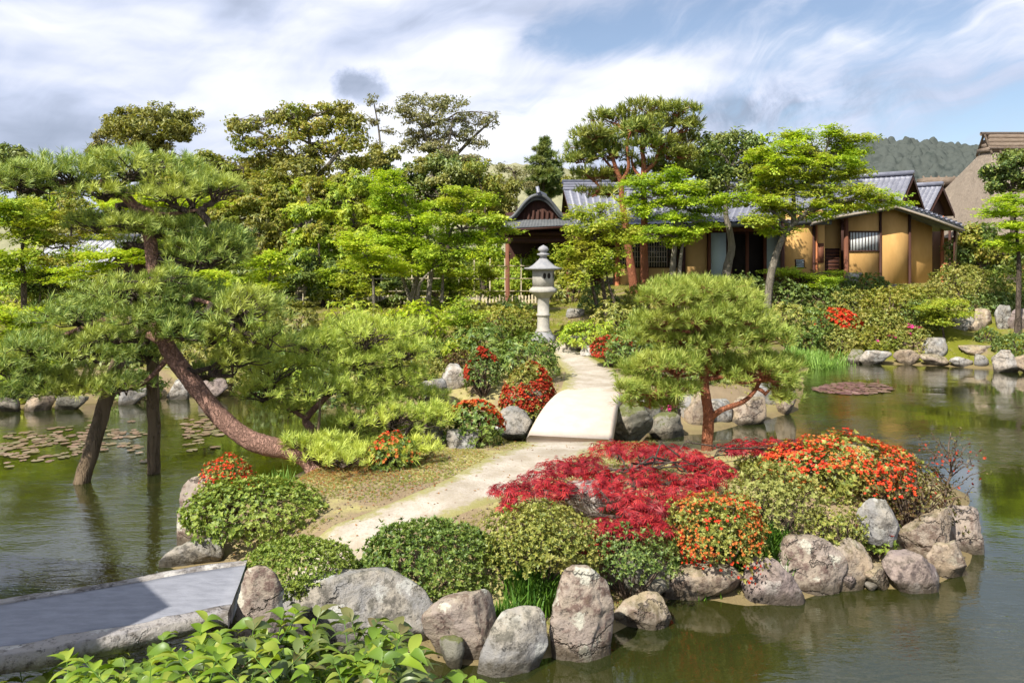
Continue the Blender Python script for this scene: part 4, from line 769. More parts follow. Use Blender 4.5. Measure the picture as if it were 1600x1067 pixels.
    B('porch_ceiling', 'wood_dark', (hx(789, 30), hx(893, 30), 30.16, 34, hz(370, 30), hz(366, 30)))
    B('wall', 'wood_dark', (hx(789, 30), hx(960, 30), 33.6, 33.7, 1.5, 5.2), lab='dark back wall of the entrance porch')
    for u in (793, 888): MB().tube([(hx(u, 30), 30.05, 1.4), (hx(u, 30), 30.05, hz(380, 30))], .09, 10).build('post', MATS['wood_brown'], r, True, org)
house()
def gable_house(name, label, X, Y, ze, zr, L, Wd, yaw, roofm, wallm, cat='house'):
    z0 = g1(X, Y); r = empty(name, (X, Y, z0), label, cat); r.rotation_euler[2] = yaw
    e, q = ze-z0, zr-z0; o = .5
    mb = MB(); mb.prism([(-Wd/2, -.3), (Wd/2, -.3), (Wd/2, e), (0, q-.12), (-Wd/2, e)], -L/2, L/2)
    w = mb.build('wall', MATS[wallm], r)
    ro = MB(); dz = (q-e)/(Wd/2)*o
    for s in (-1, 1): corr_roof(ro, (s*(Wd/2+o), -L/2-.4, e-dz), (s*(Wd/2+o), L/2+.4, e-dz), (0, -L/2-.4, q), (0, L/2+.4, q), rows=9)
    rr = ro.build('roof', MATS[roofm], r)
    un = MB()
    for s in (-1, 1): un.add([(s*(Wd/2+o), -L/2-.4, e-dz-.10), (s*(Wd/2+o), L/2+.4, e-dz-.10), (0, L/2+.4, q-.10), (0, -L/2-.4, q-.10)], [(0, 1, 2, 3)])
    for s in (-1, 1):
        for y in (-L/2-.4, L/2+.38):
            un.add([(s*(Wd/2+o), y, e-dz-.22), (s*(Wd/2+o), y, e-dz), (0, y, q), (0, y, q-.26), (s*(Wd/2+o), y+.03, e-dz-.22), (s*(Wd/2+o), y+.03, e-dz), (0, y+.03, q), (0, y+.03, q-.26)], [(0, 1, 2, 3), (4, 5, 6, 7), (0, 3, 7, 4)])
    un.build('barge_board', MATS['wood_dark'], r)
    MB().box(-.17, .17, -L/2-.42, L/2+.42, q-.02, q+.2).build('ridge', MATS[roofm], rr)
gable_house('tiled_house', 'grey tiled gable roof with dark barge boards left of the thatched roof', hx(1330, 40), 40.5, 5.6, hz(281, 40)+.1, 5.6, 4.6, math.radians(-132), 'tile', 'wood_dark')
gable_house('tiled_house', 'small tiled gable roof tight against the thatched roof', hx(1416, 43), 43.5, 6.0, hz(292, 43), 3.4, 3.4, math.radians(-135), 'tile', 'wood_dark')
gable_house('garden_house', 'low tiled roof glimpsed behind the leaning pine at left', -16.9, 31.5, 2.9, 4.0, 2.4, 5.0, math.radians(90), 'tile', 'wood_dark')
def thatched():
    Y = 46.; X0 = hx(1462, Y); z0 = 1.8; r = empty('thatched_house', (hx(1640, Y), Y, z0), 'big old house under a steep thatched roof at the right edge', 'house'); org = np.array(r.location)
    za, zb = hz(372, Y), hz(232, Y); ra, rb = hx(1543, Y), hx(1760, Y); xa, xb = 25.2, hx(1900, Y); n, m_ = 90, 40
    mb = MB(); ang = np.linspace(0, 1, n*4+1)[:-1]
    def ring(q):
        w = (1-q); x0_, x1_ = xa+(ra-xa)*(q**.85), xb+(rb-xb)*q; hy = 5.2*w+.25
        c = [(x0_, Y-hy), (x1_, Y-hy), (x1_, Y+hy), (x0_, Y+hy)]; P = []
        for i in range(4):
            a, b = np.array(c[i]), np.array(c[(i+1) % 4])
            for k in range(n): P.append(a+(b-a)*k/n)
        P = np.array(P); cen = P.mean(0); 
        return P
    qs = np.linspace(0, 1, m_); V = []
    for q in qs:
        P = ring(q); V.append(np.concatenate([P, np.full((len(P), 1), za+(zb-za)*q)], 1))
    V = np.array(V); V += (fbm(V.reshape(-1, 3)*1.6, 3).reshape(V.shape[:2])[..., None])*np.array([.22, .3, .1]); k = n*4
    i = (np.arange(m_-1)[:, None]*k+np.arange(k)[None]).ravel(); j = (np.arange(m_-1)[:, None]*k+(np.arange(k)[None]+1) % k).ravel()
    mb.add(V.reshape(-1, 3), np.stack([i, j, j+k, i+k], -1)); mb.F.append(np.array([list(range(k))])); o = mb.build('thatch', MATS['thatch'], r, True, org)
    MB().box(xa+1.6, xb-1, Y-4.2, Y+4.2, z0-.3, za+.02).build('wall', MATS['plaster_shaded'], r, False, org)
    cp = MB()
    for k_ in range(4): cp.box(ra-.28+.10*k_, rb, Y-.62+.1*k_, Y+.62-.1*k_, zb-.25+.26*k_, zb+.005+.26*k_)
    for x in np.arange(ra-.2, rb, .55):
        for s in (-1, 1): cp.tube([(x, Y, zb+.88), (x, Y+s*.75, zb-.4)], .07, 6)
    cp.tube([(ra-.4, Y, zb+.86), (rb, Y, zb+.86)], .12, 8); cp.tube([(ra-.3, Y-.7, zb-.1), (rb, Y-.7, zb-.1)], .06, 6)
    cp.build('ridge_cap', MATS['thatch_cap'], r, False, org)
    lx, lz = hx(1440, 50), hz(279, 50)
    lo = MB(); lo.prism([(lx, lz-.5), (lx, lz), (hx(1500, 50), lz+.05), (hx(1500, 50), lz-.5)], 49.4, 50.6)
    for x in np.arange(lx+.1, hx(1495, 50), .5): lo.tube([(x, 49.35, lz-.5), (x, 50, lz+.12)], .07, 6)
    lo.build('lower_ridge', MATS['thatch_cap'], r, False, org)
    MB().prism([(lx-.6, 2), (lx, lz-.45), (hx(1520, 50), lz-.45), (hx(1520, 50), 2)], 50., 54.).build('rear_thatch', MATS['thatch'], r, False, org)
thatched()

def pavilion():
    C = np.array([-4.3, 3.64]); e1, e2 = np.array([-.88, .475]), np.array([-.475, -.88]); z = 3.5; c = C+e1*2.6+e2*1.6
    r = empty('viewing_pavilion', (c[0], c[1], .6), 'timber viewing pavilion beside the camera whose eave shades the stone bridge', 'pavilion'); r.rotation_euler[2] = math.atan2(-.475, .88)
    MB().prism([(-2.6, 2.9), (2.6, 2.9), (2.6, 3.02), (0, 3.9), (-2.6, 3.02)], -1.6, 1.6).build('roof', MATS['tile_dark'], r)
    for a in (-2.2, 2.2):
        for b in (-1.2, 1.2): MB().box(a-.08, a+.08, b-.08, b+.08, -1.2, 2.898).build('post', MATS['wood_brown'], r)
    MB().box(-2.3, 2.3, -1.3, 1.3, -.15, -.02).build('floor', MATS['wood_grey'], r)
pavilion()
# ------------------------------------------------------------------ leaf templates
def quadleaf(l=1., w=.4, fold=.12, n=1):               # diamond leaf along +X lying in XY, slightly folded
    return np.array([(0, 0, 0), (.45*l, -w*.5*l, fold*l), (l, 0, -.05*l), (.45*l, w*.5*l, fold*l)])
def tpl_leaf(w=.45): return quadleaf(1, w)-np.array([.5, 0, 0]), np.array([[0, 1, 2, 3]])
def merge(parts):
    V, Fc, n = [], [], 0
    for v, f in parts: V.append(v); Fc.append(f+n); n += len(v)
    return np.concatenate(V), np.concatenate(Fc)
def rotz(v, a): c, s = math.cos(a), math.sin(a); return v@np.array([[c, s, 0], [-s, c, 0], [0, 0, 1]])
def roty(v, a): c, s = math.cos(a), math.sin(a); return v@np.array([[c, 0, -s], [0, 1, 0], [s, 0, c]])
QF = np.array([[0, 1, 2, 3]])
def tpl_rosette(n=6, w=.42, tilt=.7, rs=0):
    r = np.random.default_rng(rs); return merge([(rotz(roty(quadleaf(r.uniform(.75, 1.1), w), -r.uniform(tilt-.35, tilt+.35)), k*2*np.pi/n+r.uniform(-.3, .3)), QF) for k in range(n)])
def tpl_palm(lobes=5, w=.26, spread=2.3, rs=0, droop=.15):     # palmate leaf: thin lobes fanning from the stalk
    r = np.random.default_rng(rs); P = []
    for k in range(lobes):
        a = (k-(lobes-1)/2)/(lobes-1)*spread; l = 1.-.35*abs(a)/(spread/2); q = quadleaf(l, w, .04); q[2, 2] -= droop*l
        P.append((rotz(q, a), QF))
    return merge(P)
def tpl_spray(n=5, rs=0, w=.55):                        # small flat spray of leaves
    r = np.random.default_rng(rs); P = []
    for k in range(n):
        q = quadleaf(r.uniform(.5, .75), w, .05); a = r.uniform(0, 6.28); q = roty(q, r.uniform(-.35, .35)); q = rotz(q, a)+np.array([r.uniform(-.6, .6), r.uniform(-.6, .6), r.uniform(-.12, .12)]); P.append((q, QF))
    return merge(P)
def tpl_tuft(n=22, rs=0, lo=.15, hi=1.25, w=.035):        # pine needles bursting from a shoot tip, axis +Z
    r = np.random.default_rng(rs); V, Fc = [], []
    for k in range(n):
        a = r.uniform(0, 6.283); th = r.uniform(lo, hi); l = r.uniform(.7, 1.1)
        d = np.array([math.sin(th)*math.cos(a), math.sin(th)*math.sin(a), math.cos(th)]); s = np.array([-math.sin(a), math.cos(a), 0])*w
        b = np.array([0, 0, r.uniform(-.35, .15)])
        e = b+d*l; e[2] -= .08*l*math.sin(th)
        V += [b-s*.6, b+s*.6, (b+e)/2+s+np.array([0, 0, .03]), e]; Fc.append([4*k, 4*k+1, 4*k+2, 4*k+3])
    return np.array(V), np.array(Fc)
def tpl_grass(n=26, rs=0, spread=.35, w=.03, lean=.6):
    r = np.random.default_rng(rs); V, Fc = [], []
    for k in range(n):
        a = r.uniform(0, 6.283); l = r.uniform(.6, 1.1); ln = r.uniform(.05, lean); d = np.array([math.cos(a), math.sin(a), 0]); s = np.array([-math.sin(a), math.cos(a), 0])*w
        b = np.array([r.normal()*spread*.5, r.normal()*spread*.5, -.05]); m_ = b+d*ln*.35*l+np.array([0, 0, .6*l]); e = b+d*ln*l+np.array([0, 0, l*(1-.25*ln)])
        V += [b-s, b+s, m_+s*.8, m_-s*.8, e+s*.1, e-s*.1]; Fc += [[6*k, 6*k+1, 6*k+2, 6*k+3], [6*k+3, 6*k+2, 6*k+4, 6*k+5]]
    return np.array(V), np.array(Fc)
def tpl_flower(rs=0):
    r = np.random.default_rng(rs); return merge([(rotz(roty(quadleaf(1., .62, .10), -.55), k*1.2566), QF) for k in range(5)])
def tpl_bigleaf(w=.46, droop=.35, fold=.16, rs=0, m=5):     # pointed oval leaf with a midrib, along +X
    xs_ = np.linspace(0, 1, m+1); V, Fc = [], []
    for x in xs_:
        ww = w*.5*(math.sin(math.pi*x**.78)**.85 if 0 < x < 1 else 0)*(1 if x < .7 else (1-(x-.7)*.9)); z_ = .12*math.sin(x*2.4)-droop*x*x
        V += [(x, -ww, z_+fold*ww*2), (x, 0, z_), (x, ww, z_+fold*ww*2)]
    for k in range(m): a = 3*k; Fc += [[a, a+3, a+4, a+1], [a+1, a+4, a+5, a+2]]
    return np.array(V), np.array(Fc)
TP = dict(leaf=[tpl_leaf(.45), tpl_leaf(.36), tpl_leaf(.55)], ros=[tpl_rosette(6, .42, .7, k) for k in range(4)], rosw=[tpl_rosette(5, .55, .5, k+9) for k in range(4)],
          droop=[tpl_rosette(6, .34, -.35, k+20) for k in range(4)], palm=[tpl_palm(5, .24, 2.4, k) for k in range(2)], lace=[tpl_palm(7, .15, 3.0, k, .3) for k in range(3)],
          spray=[tpl_spray(6, k) for k in range(5)], tuft=[tpl_tuft(24, k) for k in range(5)], tuftfar=[tpl_tuft(16, k, .1, 1.35, .075) for k in range(5)],
          grass=[tpl_grass(26, k) for k in range(4)], iris=[tpl_grass(12, k, .3, .035, .35) for k in range(3)], flower=[tpl_flower(k) for k in range(3)],
          big=[tpl_bigleaf(.42+.05*k, .25+.12*k, .14+.05*k) for k in range(4)])
def scatter(mb, kind, P, N, size, jit=.3, spin=None):
    tp = TP[kind]; ch = R.integers(0, len(tp), len(P)); Rm = frames(N, spin); S = size*(1+R.uniform(-jit, jit, len(P)))
    for k in range(len(tp)):
        s = ch == k
        if s.any(): mb.add(*stamp(tp[k], P[s], Rm[s], S[s]))
# ------------------------------------------------------------------ trees
UP = np.array([0, 0, 1.])
def limb(mb, a, b, r0, r1, sag=.0, wob=.08, k=7, n=6):
    a, b = np.asarray(a, float), np.asarray(b, float); q = np.linspace(0, 1, k)[:, None]; L = np.linalg.norm(b-a)
    P = a+(b-a)*q; P = P+UP*(np.sin(q*np.pi)*sag*L)+np.sin(q*np.pi)*R.normal(size=(k, 3))*wob*L*.5
    mb.tube(P, np.linspace(r0, r1, k), n, False, .05); return P
def ellipsoid(n, c, r, shell=.45, lower=1.0):
    d = rdir(n); d[:, 2] = np.where(d[:, 2] < 0, d[:, 2]*lower, d[:, 2]); q = R.uniform(0, 1, n)**shell
    return c+d*q[:, None]*r, d
KINDS_ = {  # template, leaf size, subclump radius, flatness, leaves per m2 of clump outline, normal mix (up, out, rnd)
 'broad': ('leaf', .17, .36, .75, 330, (.45, .7, .7)), 'droopy': ('droop', .17, .34, .8, 105, (.7, .6, .4)),
 'maple': ('spray', .15, .42, .34, 150, (1., .1, .28)), 'layer': ('spray', .145, .5, .22, 190, (1., .05, .22)),
 'sparse': ('leaf', .15, .28, .7, 150, (.4, .6, .8)), 'spruce': ('tuftfar', .26, .3, .5, 60, (.5, 1., .3))}
def tree(name, label, Y, trunk, r0, clumps, kind, lm, bark, cat='tree', group=None, dens=1., lsize=1., base=None, dk=.9, yj=.25, stems=None, limbs=True, lm2=None, cs=1.):
    """trunk: photo points from the foot up; clumps: (u, v, ru, rv) foliage masses at depth Y"""
    T_ = [PX(u, v, Y+(dy[0] if dy else 0)) for u, v, *dy in trunk]; f = T_[0]; zg = g1(f[0], f[1])
    if base is None: T_[0] = np.array([f[0], f[1], min(f[2], zg)-.08])
    if T_[0][2] > zg: T_.insert(0, np.array([f[0]-.03, f[1], zg-.08]))
    org = np.array([T_[0][0], T_[0][1], max(zg, -.3)]); r = empty(name, org, label, cat, group)
    wood, crown, crown2 = MB(), MB(), MB()
    sp = spline(T_, 6); rad = np.linspace(r0, r0*.28, len(sp)); rad[:2] *= [1.35, 1.12]; wood.tube(sp, rad, 10, True, .06)
    for st in stems or []:
        s_ = spline([PX(u, v, Y+(dy[0] if dy else .25)) for u, v, *dy in st], 5); s_[0, 2] = min(s_[0, 2], s_[0, 2]); wood.tube(s_, np.linspace(r0*.7, r0*.2, len(s_)), 8, True, .06)
    tp, ls, rs_, fl, dn, (wu, wo, wr) = KINDS_[kind]; ls *= lsize; sc = Y/30.
    for (u, v, ru, rv, *dy) in clumps:
        c = PX(u, v, Y); a, h = ru/F*Y*cs, rv/F*Y*cs; c[1] += dy[0] if dy else R.uniform(-yj, yj)*a*2
        rad3 = np.array([a, a*dk, h])
        if limbs:
            low = sp[sp[:, 2] < c[2]+.1]; low = low if len(low) else sp[:1]; k = np.argmin(np.linalg.norm(low-c, axis=1)+.35*(c[2]-low[:, 2])); st = low[k]
            lp = limb(wood, st, c-UP*h*.3, min(.06, r0*.45)*max(.5, sc**.5), .018, .12, .10)
        area = math.pi*a*h; ns = max(5, int(3.6*area/(rs_*rs_*max(fl, .35)*3.14)*1.0+2)); nl = int(dn*area*dens/ls/ls*KINDS_[kind][1]**2/ns*2.2)+5
        sc_, sdv = ellipsoid(ns, c, rad3*.86, .40)
        srad = rs_*R.uniform(.6, 1.25, ns)
        if limbs:
            for q in sc_[:min(ns, 7)]: limb(wood, lp[R.integers(3, 7)], q, .016, .006, .05, .12, 4, 4)
        cc = np.repeat(sc_, nl, 0); rr = np.repeat(srad, nl)
        d = rdir(len(cc)); q = R.uniform(0, 1, len(cc))**.5
        P = cc+d*(rr*q)[:, None]*np.array([1, 1, fl]); P = P[R.uniform(size=len(P)) < .45+1.1*vnoise(P*1.3)]
        n_ = len(P); oc = unit((P-c)/rad3)
        N = UP*wu+unit(oc+rdir(n_)*.3)*wo+R.normal(size=(n_, 3))*wr
        sel = np.zeros(n_, bool)
        if lm2: sel = (vnoise(P*.9+5) > .62)
        scatter(crown, tp, P[~sel], N[~sel], ls)
        if lm2: scatter(crown2, tp, P[sel], N[sel], ls)
    wood.build('trunk', MATS[bark], r, True, org); crown.build('crown', MATS[lm], r, False, org)
    if lm2 and crown2.n: crown2.build('young_leaves', MATS[lm2], r, False, org)
    return r
def pine(name, label, Y, trunk, r0, r1, pads, nm, bark, size, dens, tpk='tuft', stems=None, cat='pine tree', zfoot=None, yj=.3, dk=.8, rtop=None, extra=None, up=.75, under=.12, brm=.05, hth=.18):
    T_ = [PX(u, v, Y+(dy[0] if dy else 0)) for u, v, *dy in trunk]; f = T_[0]; zg = g1(f[0], f[1])
    if f[2] > zg-.05: T_.insert(0, np.array([f[0]+.02, f[1], zg-.12]))
    org = np.array([T_[0][0], T_[0][1], zg]); r = empty(name, org, label, cat)
    wood, ndl, twg = MB(), MB(), MB(); sp = spline(T_, 8); rad = np.linspace(r0, r1, len(sp))*(1+.10*(vnoise(sp*3.1)-.5)); rad[:3] *= [1.3, 1.15, 1.05]
    wood.tube(sp, rad, 16, True, .045); allsp = [sp]
    for st, ra, rb in stems or []:
        s_ = spline([PX(u, v, Y+(dy[0] if dy else 0)) for u, v, *dy in st], 7); wood.tube(s_, np.linspace(ra, rb, len(s_)), 10, True, .06); allsp.append(s_)
    SPT = np.concatenate(allsp)
    for (u, v, ru, rv, *dy) in pads:
        yo = dy[0] if dy else R.uniform(-yj, yj); c = PX(u, v, Y+yo); a, h = ru/F*Y, rv/F*Y; r3 = np.array([a, a*dk, h])
        k = np.argmin(np.linalg.norm((SPT-c)*np.array([1, 1, 1.6]), axis=1)); lp = limb(twg, SPT[k], c-UP*h*.75, brm, brm*.45, -.03, .16, 9, 7)
        n = int(dens*a*h*math.pi/size**2)+6; d = rdir(n); d[:, 2] = np.where(d[:, 2] < -under*3, -d[:, 2], d[:, 2])
        lump = 1+.30*(vnoise(d*2.6+R.uniform(0, 50))-.5)*2
        q = R.uniform(0, 1, n)**.33; P = c+d*(q*lump)[:, None]*r3; P[:, 2] -= h*.25
        hole = vnoise(P*(1.1/size*.26)+9); keep = hole > hth; P, d = P[keep], d[keep]
        N = UP*up+unit(d/r3*a)*.6+R.normal(size=(len(P), 3))*.28
        scatter(ndl, tpk, P, N, size, .25)
        nb = int(min(60, 10+n*.12)); ix = R.permutation(len(P))[:nb]
        for i in ix:
            b = P[i]; s0 = lp[R.integers(4, 9)]; limb(twg, s0, b-unit(N[i:i+1])[0]*size*.3, brm*.28, brm*.12, .06, .16, 5, 4)
    wood.build('trunk', MATS[bark], r, True, org); twg.build('branches', MATS['bark_dark'] if bark != 'bark_red_pine' else MATS[bark], r, True, org); ndl.build('needles', MATS[nm], r, False, org)
    return r

pine('leaning_pine', 'big old pine leaning left over the water on wooden props', 10.6,
 [(500, 745, -.1), (482, 716, 0), (455, 703), (420, 697), (385, 684), (345, 652), (312, 612), (285, 577), (263, 545), (250, 510), (243, 465), (240, 420), (236, 385), (231, 360), (222, 338), (203, 315), (180, 294), (160, 282)],   .150, .06,
 [(110, 268, 85, 30), (215, 258, 105, 30), (295, 285, 70, 26), (35, 280, 60, 28), (345, 292, 45, 18), (160, 300, 60, 14), (150, 345, 50, 20), (255, 352, 75, 28), (325, 388, 65, 40), (360, 375, 45, 30), (275, 392, 45, 20), (195, 378, 30, 16),
  (215, 452, 100, 26), (120, 485, 85, 32), (310, 462, 80, 30), (60, 540, 70, 32), (150, 545, 85, 30), (230, 548, 65, 28), (75, 592, 85, 26), (185, 598, 70, 20), (15, 575, 60, 30), (325, 515, 60, 36), (385, 480, 65, 38), (375, 552, 55, 28), (20, 612, 60, 14), (120, 606, 50, 14), (270, 500, 50, 24), (420, 525, 45, 26), (240, 432, 55, 18, -.5), (225, 490, 55, 20, -.6), (285, 515, 42, 22, -.6), (180, 520, 50, 20, -.5), (200, 345, 44, 18, -.4), (265, 305, 50, 16, -.4), (330, 580, 40, 16, .4)],
 'needle_blue', 'bark_pine', .125, 6.0, stems=[([(262, 540), (225, 520, .1), (170, 500, .2), (110, 520, .3), (50, 545, .3)], .06, .025), ([(243, 470), (290, 465, -.2), (350, 480, -.4)], .05, .02), ([(186, 300), (140, 285, .1), (80, 290, .2), (30, 300, .3)], .05, .02), ([(205, 316), (250, 335, -.1), (310, 328, -.2)], .045, .02), ([(270, 552), (220, 600, .1), (150, 612, .2), (60, 606, .2)], .04, .018)], dk=.9, yj=.5, hth=.25)
pine('low_pine', 'low spreading pine reaching right from the foot of the leaning pine', 11.6,
 [(500, 728, -.4), (490, 700, -.3), (487, 672, -.2), (478, 655), (500, 630), (530, 600), (555, 570)], .09, .03,
 [(575, 512, 95, 22), (490, 535, 70, 24), (640, 545, 55, 22), (540, 560, 100, 28), (430, 575, 65, 28), (620, 585, 65, 22), (490, 600, 85, 24), (410, 610, 45, 22), (575, 620, 75, 20), (655, 615, 50, 18), (455, 630, 60, 18), (610, 650, 85, 22), (545, 668, 60, 22), (680, 645, 38, 18), (650, 672, 40, 14), (560, 705, 60, 18, -.5), (510, 690, 38, 18, -.5), (610, 695, 50, 16, -.4), (492, 704, 36, 14, -1.5), (545, 712, 50, 14, -1.8), (605, 704, 46, 14, -1.7), (468, 690, 28, 12, -1.2), (655, 694, 32, 12, -1.4), (520, 690, 40, 14, -1.3)],
 'needle_low', 'bark_pine', .115, 5.5, stems=[([(487, 672), (560, 660, .1), (640, 655, .1), (690, 650, .1)], .035, .015), ([(480, 655), (440, 630, .1), (400, 600, .2)], .035, .015)], dk=.9, yj=.5, brm=.035, hth=.30)
pine('clipped_pine', 'yellow green cloud clipped pine standing on the island', 10.85,
 [(1104, 715), (1105, 690), (1107, 650), (1103, 620), (1100, 590), (1106, 560), (1096, 525), (1085, 490), (1090, 455)], .085, .04,
 [(1090, 447, 84, 20), (1050, 462, 55, 22), (1140, 465, 55, 22), (1030, 498, 50, 22), (1095, 492, 70, 24), (1170, 492, 52, 22), (1010, 522, 35, 16), (1195, 520, 48, 22), (1060, 530, 60, 22), (1130, 528, 65, 24), (1000, 575, 38, 22), (1050, 562, 55, 22), (1120, 568, 70, 24), (1190, 575, 62, 28), (1225, 570, 30, 20), (985, 605, 26, 16), (1025, 605, 44, 20), (1225, 600, 28, 16), (1060, 605, 34, 12), (1000, 624, 36, 13), (1040, 628, 30, 10), (1228, 618, 22, 11)],
 'needle_yellow', 'bark_red_pine', .12, 8.0, stems=[([(1108, 655), (1128, 640, -.1), (1160, 628, -.1), (1178, 612, -.1), (1190, 590, -.1)], .045, .022), ([(1104, 592), (1140, 588, -.15), (1160, 598, -.2), (1200, 590, -.2)], .035, .018), ([(1102, 612), (1075, 600, -.2), (1040, 608, -.2)], .035, .016), ([(1098, 575), (1080, 585, .2), (1050, 590, .3)], .03, .015)], dk=.95, yj=.35, brm=.03, hth=.24)
pine('red_pine', 'left of two tall red trunked pines before the house', 27.6,
 [(992, 462), (988, 430), (982, 390), (977, 350), (972, 315), (970, 285), (962, 262), (955, 240)], .17, .06,
 [(960, 183, 48, 13), (930, 208, 40, 14), (985, 205, 40, 14), (918, 228, 40, 12), (955, 240, 45, 15), (905, 242, 24, 9), (925, 272, 42, 11), (960, 275, 38, 13), (925, 300, 32, 11), (948, 222, 40, 14), (900, 250, 30, 8), (950, 300, 25, 9)],
 'needle_red_pine', 'bark_red_pine', .28, 6.5, 'tuftfar', [([(971, 285), (982, 262, -.2), (980, 230, -.3), (985, 205, -.2)], .08, .03), ([(973, 320), (950, 300, .2), (935, 290, .3)], .05, .02), ([(968, 275), (945, 250, .3), (930, 225, .3)], .06, .02)], yj=.8, brm=.05)
pine('red_pine', 'right of two tall red trunked pines before the house', 27.2,
 [(1008, 460), (1007, 420), (1006, 380), (1007, 330), (1005, 285), (1006, 255), (1003, 230), (1006, 205)], .17, .06,
 [(1010, 168, 50, 12), (1060, 172, 40, 12), (1035, 190, 48, 13), (1075, 195, 26, 12), (1000, 198, 42, 13), (1065, 216, 38, 14), (1020, 220, 40, 13), (1048, 240, 45, 15), (1008, 224, 28, 7, -.8), (1075, 240, 20, 12), (1050, 265, 36, 12), (1015, 255, 30, 11), (1080, 270, 18, 9)],
 'needle_red_pine', 'bark_red_pine', .28, 6.5, 'tuftfar', [([(1005, 282), (990, 262, .3), (985, 235, .3)], .07, .03), ([(1006, 272), (1022, 255, -.2), (1030, 235, -.2), (1045, 215, -.2)], .08, .03), ([(1006, 300), (1030, 285, .2), (1050, 270, .3)], .05, .02)], yj=.8, brm=.05)

D = 'trees behind the garden'
tree('broadleaf_tree', 'mottled green tree hiding the low tiled roof at left', 26.5, [(112, 475), (112, 440), (110, 400), (112, 350)], .09,
 [(65, 345, 34, 16), (112, 340, 38, 16), (150, 362, 34, 16), (92, 372, 36, 14), (135, 398, 34, 14), (88, 410, 34, 14), (60, 425, 34, 14), (125, 432, 36, 14), (165, 425, 26, 12), (45, 395, 24, 10)], 'maple', 'leaf_mid', 'bark_dark', lm2='leaf_gold', dens=1.1)
tree('broadleaf_tree', 'dull green tree filling in behind the middle of the leaning pine', 25.5, [(300, 480), (300, 450), (302, 410), (300, 360)], .09,
 [(262, 395, 36, 16), (305, 385, 38, 16), (345, 405, 36, 14), (280, 425, 38, 14), (332, 440, 38, 14), (245, 440, 30, 12), (375, 432, 32, 16), (300, 460, 40, 12), (385, 462, 34, 14), (355, 475, 34, 12)], 'droopy', 'leaf_mid', 'bark_dark', lm2='leaf_evergreen')
tree('broadleaf_tree', 'glossy dark tree under the tall bare limbed tree', 28.5, [(505, 480), (505, 450), (500, 420), (498, 380)], .09,
 [(470, 400, 30, 16), (500, 420, 36, 16), (540, 425, 34, 16), (455, 440, 34, 16), (500, 450, 36, 12), (550, 452, 30, 10), (425, 415, 24, 16)], 'droopy', 'leaf_evergreen', 'bark_dark', lm2='leaf_mid')
tree('round_tree', 'dark round headed tree rising alone at far left against the sky', 44, [(243, 400), (242, 330), (238, 280), (240, 235)], .22,
 [(245, 180, 48, 16), (200, 192, 30, 18), (290, 190, 26, 20), (245, 205, 55, 18), (215, 218, 38, 14), (275, 212, 38, 14), (240, 232, 34, 14), (180, 205, 18, 10), (245, 250, 26, 14)], 'broad', 'leaf_olive', 'bark_dark', dens=1.15, lsize=1.15, cs=1.15)
tree('tall_tree', 'tallest dark olive tree left of centre with long bare limbs', 33, [(466, 515), (470, 470), (478, 420), (480, 370), (483, 320), (481, 270), (484, 225), (478, 190)], .20,
 [(465, 178, 40, 16), (520, 172, 36, 16), (555, 195, 26, 24), (430, 185, 26, 14), (400, 192, 14, 9), (495, 200, 50, 18), (545, 225, 36, 18), (378, 200, 24, 12), (395, 225, 34, 16), (450, 215, 42, 16), (500, 238, 44, 16), (430, 248, 48, 16), (550, 255, 26, 15), (480, 265, 55, 14), (540, 170, 18, 12), (385, 250, 26, 12), (360, 190, 10, 7)], 'broad', 'leaf_olive', 'bark_grey', dens=.9, lsize=1.05, stems=[[(482, 300, .1), (450, 250, .4), (420, 215, .6), (390, 200, .7)], [(482, 290, .1), (520, 250, -.3), (545, 215, -.4)]], lm2='leaf_gold')
tree('airy_tree', 'thin grey green airy tree against the bright cloud', 45, [(668, 400), (672, 330), (676, 280), (672, 240), (660, 200)], .20,
 [(655, 158, 44, 14), (700, 165, 42, 16), (635, 180, 28, 18), (680, 190, 48, 18), (730, 185, 36, 14), (760, 192, 22, 10), (715, 210, 44, 15), (660, 212, 40, 16), (745, 222, 28, 10), (690, 232, 44, 12), (640, 225, 22, 14), (775, 182, 10, 5)], 'sparse', 'leaf_grey', 'bark_grey', dens=1., lsize=1.1, stems=[[(676, 285, .1), (715, 240, .5), (750, 205, .6), (775, 184, .7)], [(674, 275, .1), (700, 225, -.5), (708, 180, -.6)]])
tree('slender_tree', 'slender half bare tree between the tall and the airy one', 43, [(592, 400), (594, 300), (595, 250), (592, 205), (584, 160)], .11,
 [(582, 158, 16, 9), (600, 172, 14, 9), (580, 190, 18, 8), (608, 205, 12, 8), (588, 228, 16, 8)], 'sparse', 'leaf_grey', 'bark_grey', dens=.9, lsize=.9)
tree('broadleaf_tree', 'yellow olive broadleaf tree with drooping leaves behind the leaning pine', 31, [(410, 470), (412, 420), (405, 370), (400, 320)], .13,
 [(350, 268, 34, 20), (330, 250, 26, 16), (390, 285, 42, 20), (345, 305, 42, 20), (400, 320, 50, 20), (445, 305, 40, 20), (360, 345, 42, 20), (430, 345, 46, 20), (400, 375, 50, 18), (350, 385, 35, 20), (440, 385, 36, 18)], 'droopy', 'leaf_gold', 'bark_dark', lm2='leaf_olive')
tree('broadleaf_tree', 'mottled green broadleaf tree right behind the tall trunk', 30, [(530, 470), (528, 420), (520, 370), (515, 320)], .13,
 [(480, 290, 34, 16), (520, 300, 42, 20), (560, 290, 34, 20), (490, 330, 40, 20), (545, 335, 42, 20), (510, 365, 46, 18), (560, 372, 36, 20), (480, 378, 30, 20), (525, 402, 46, 18), (475, 415, 30, 18), (585, 320, 24, 24)], 'droopy', 'leaf_mid', 'bark_dark', lm2='leaf_gold')
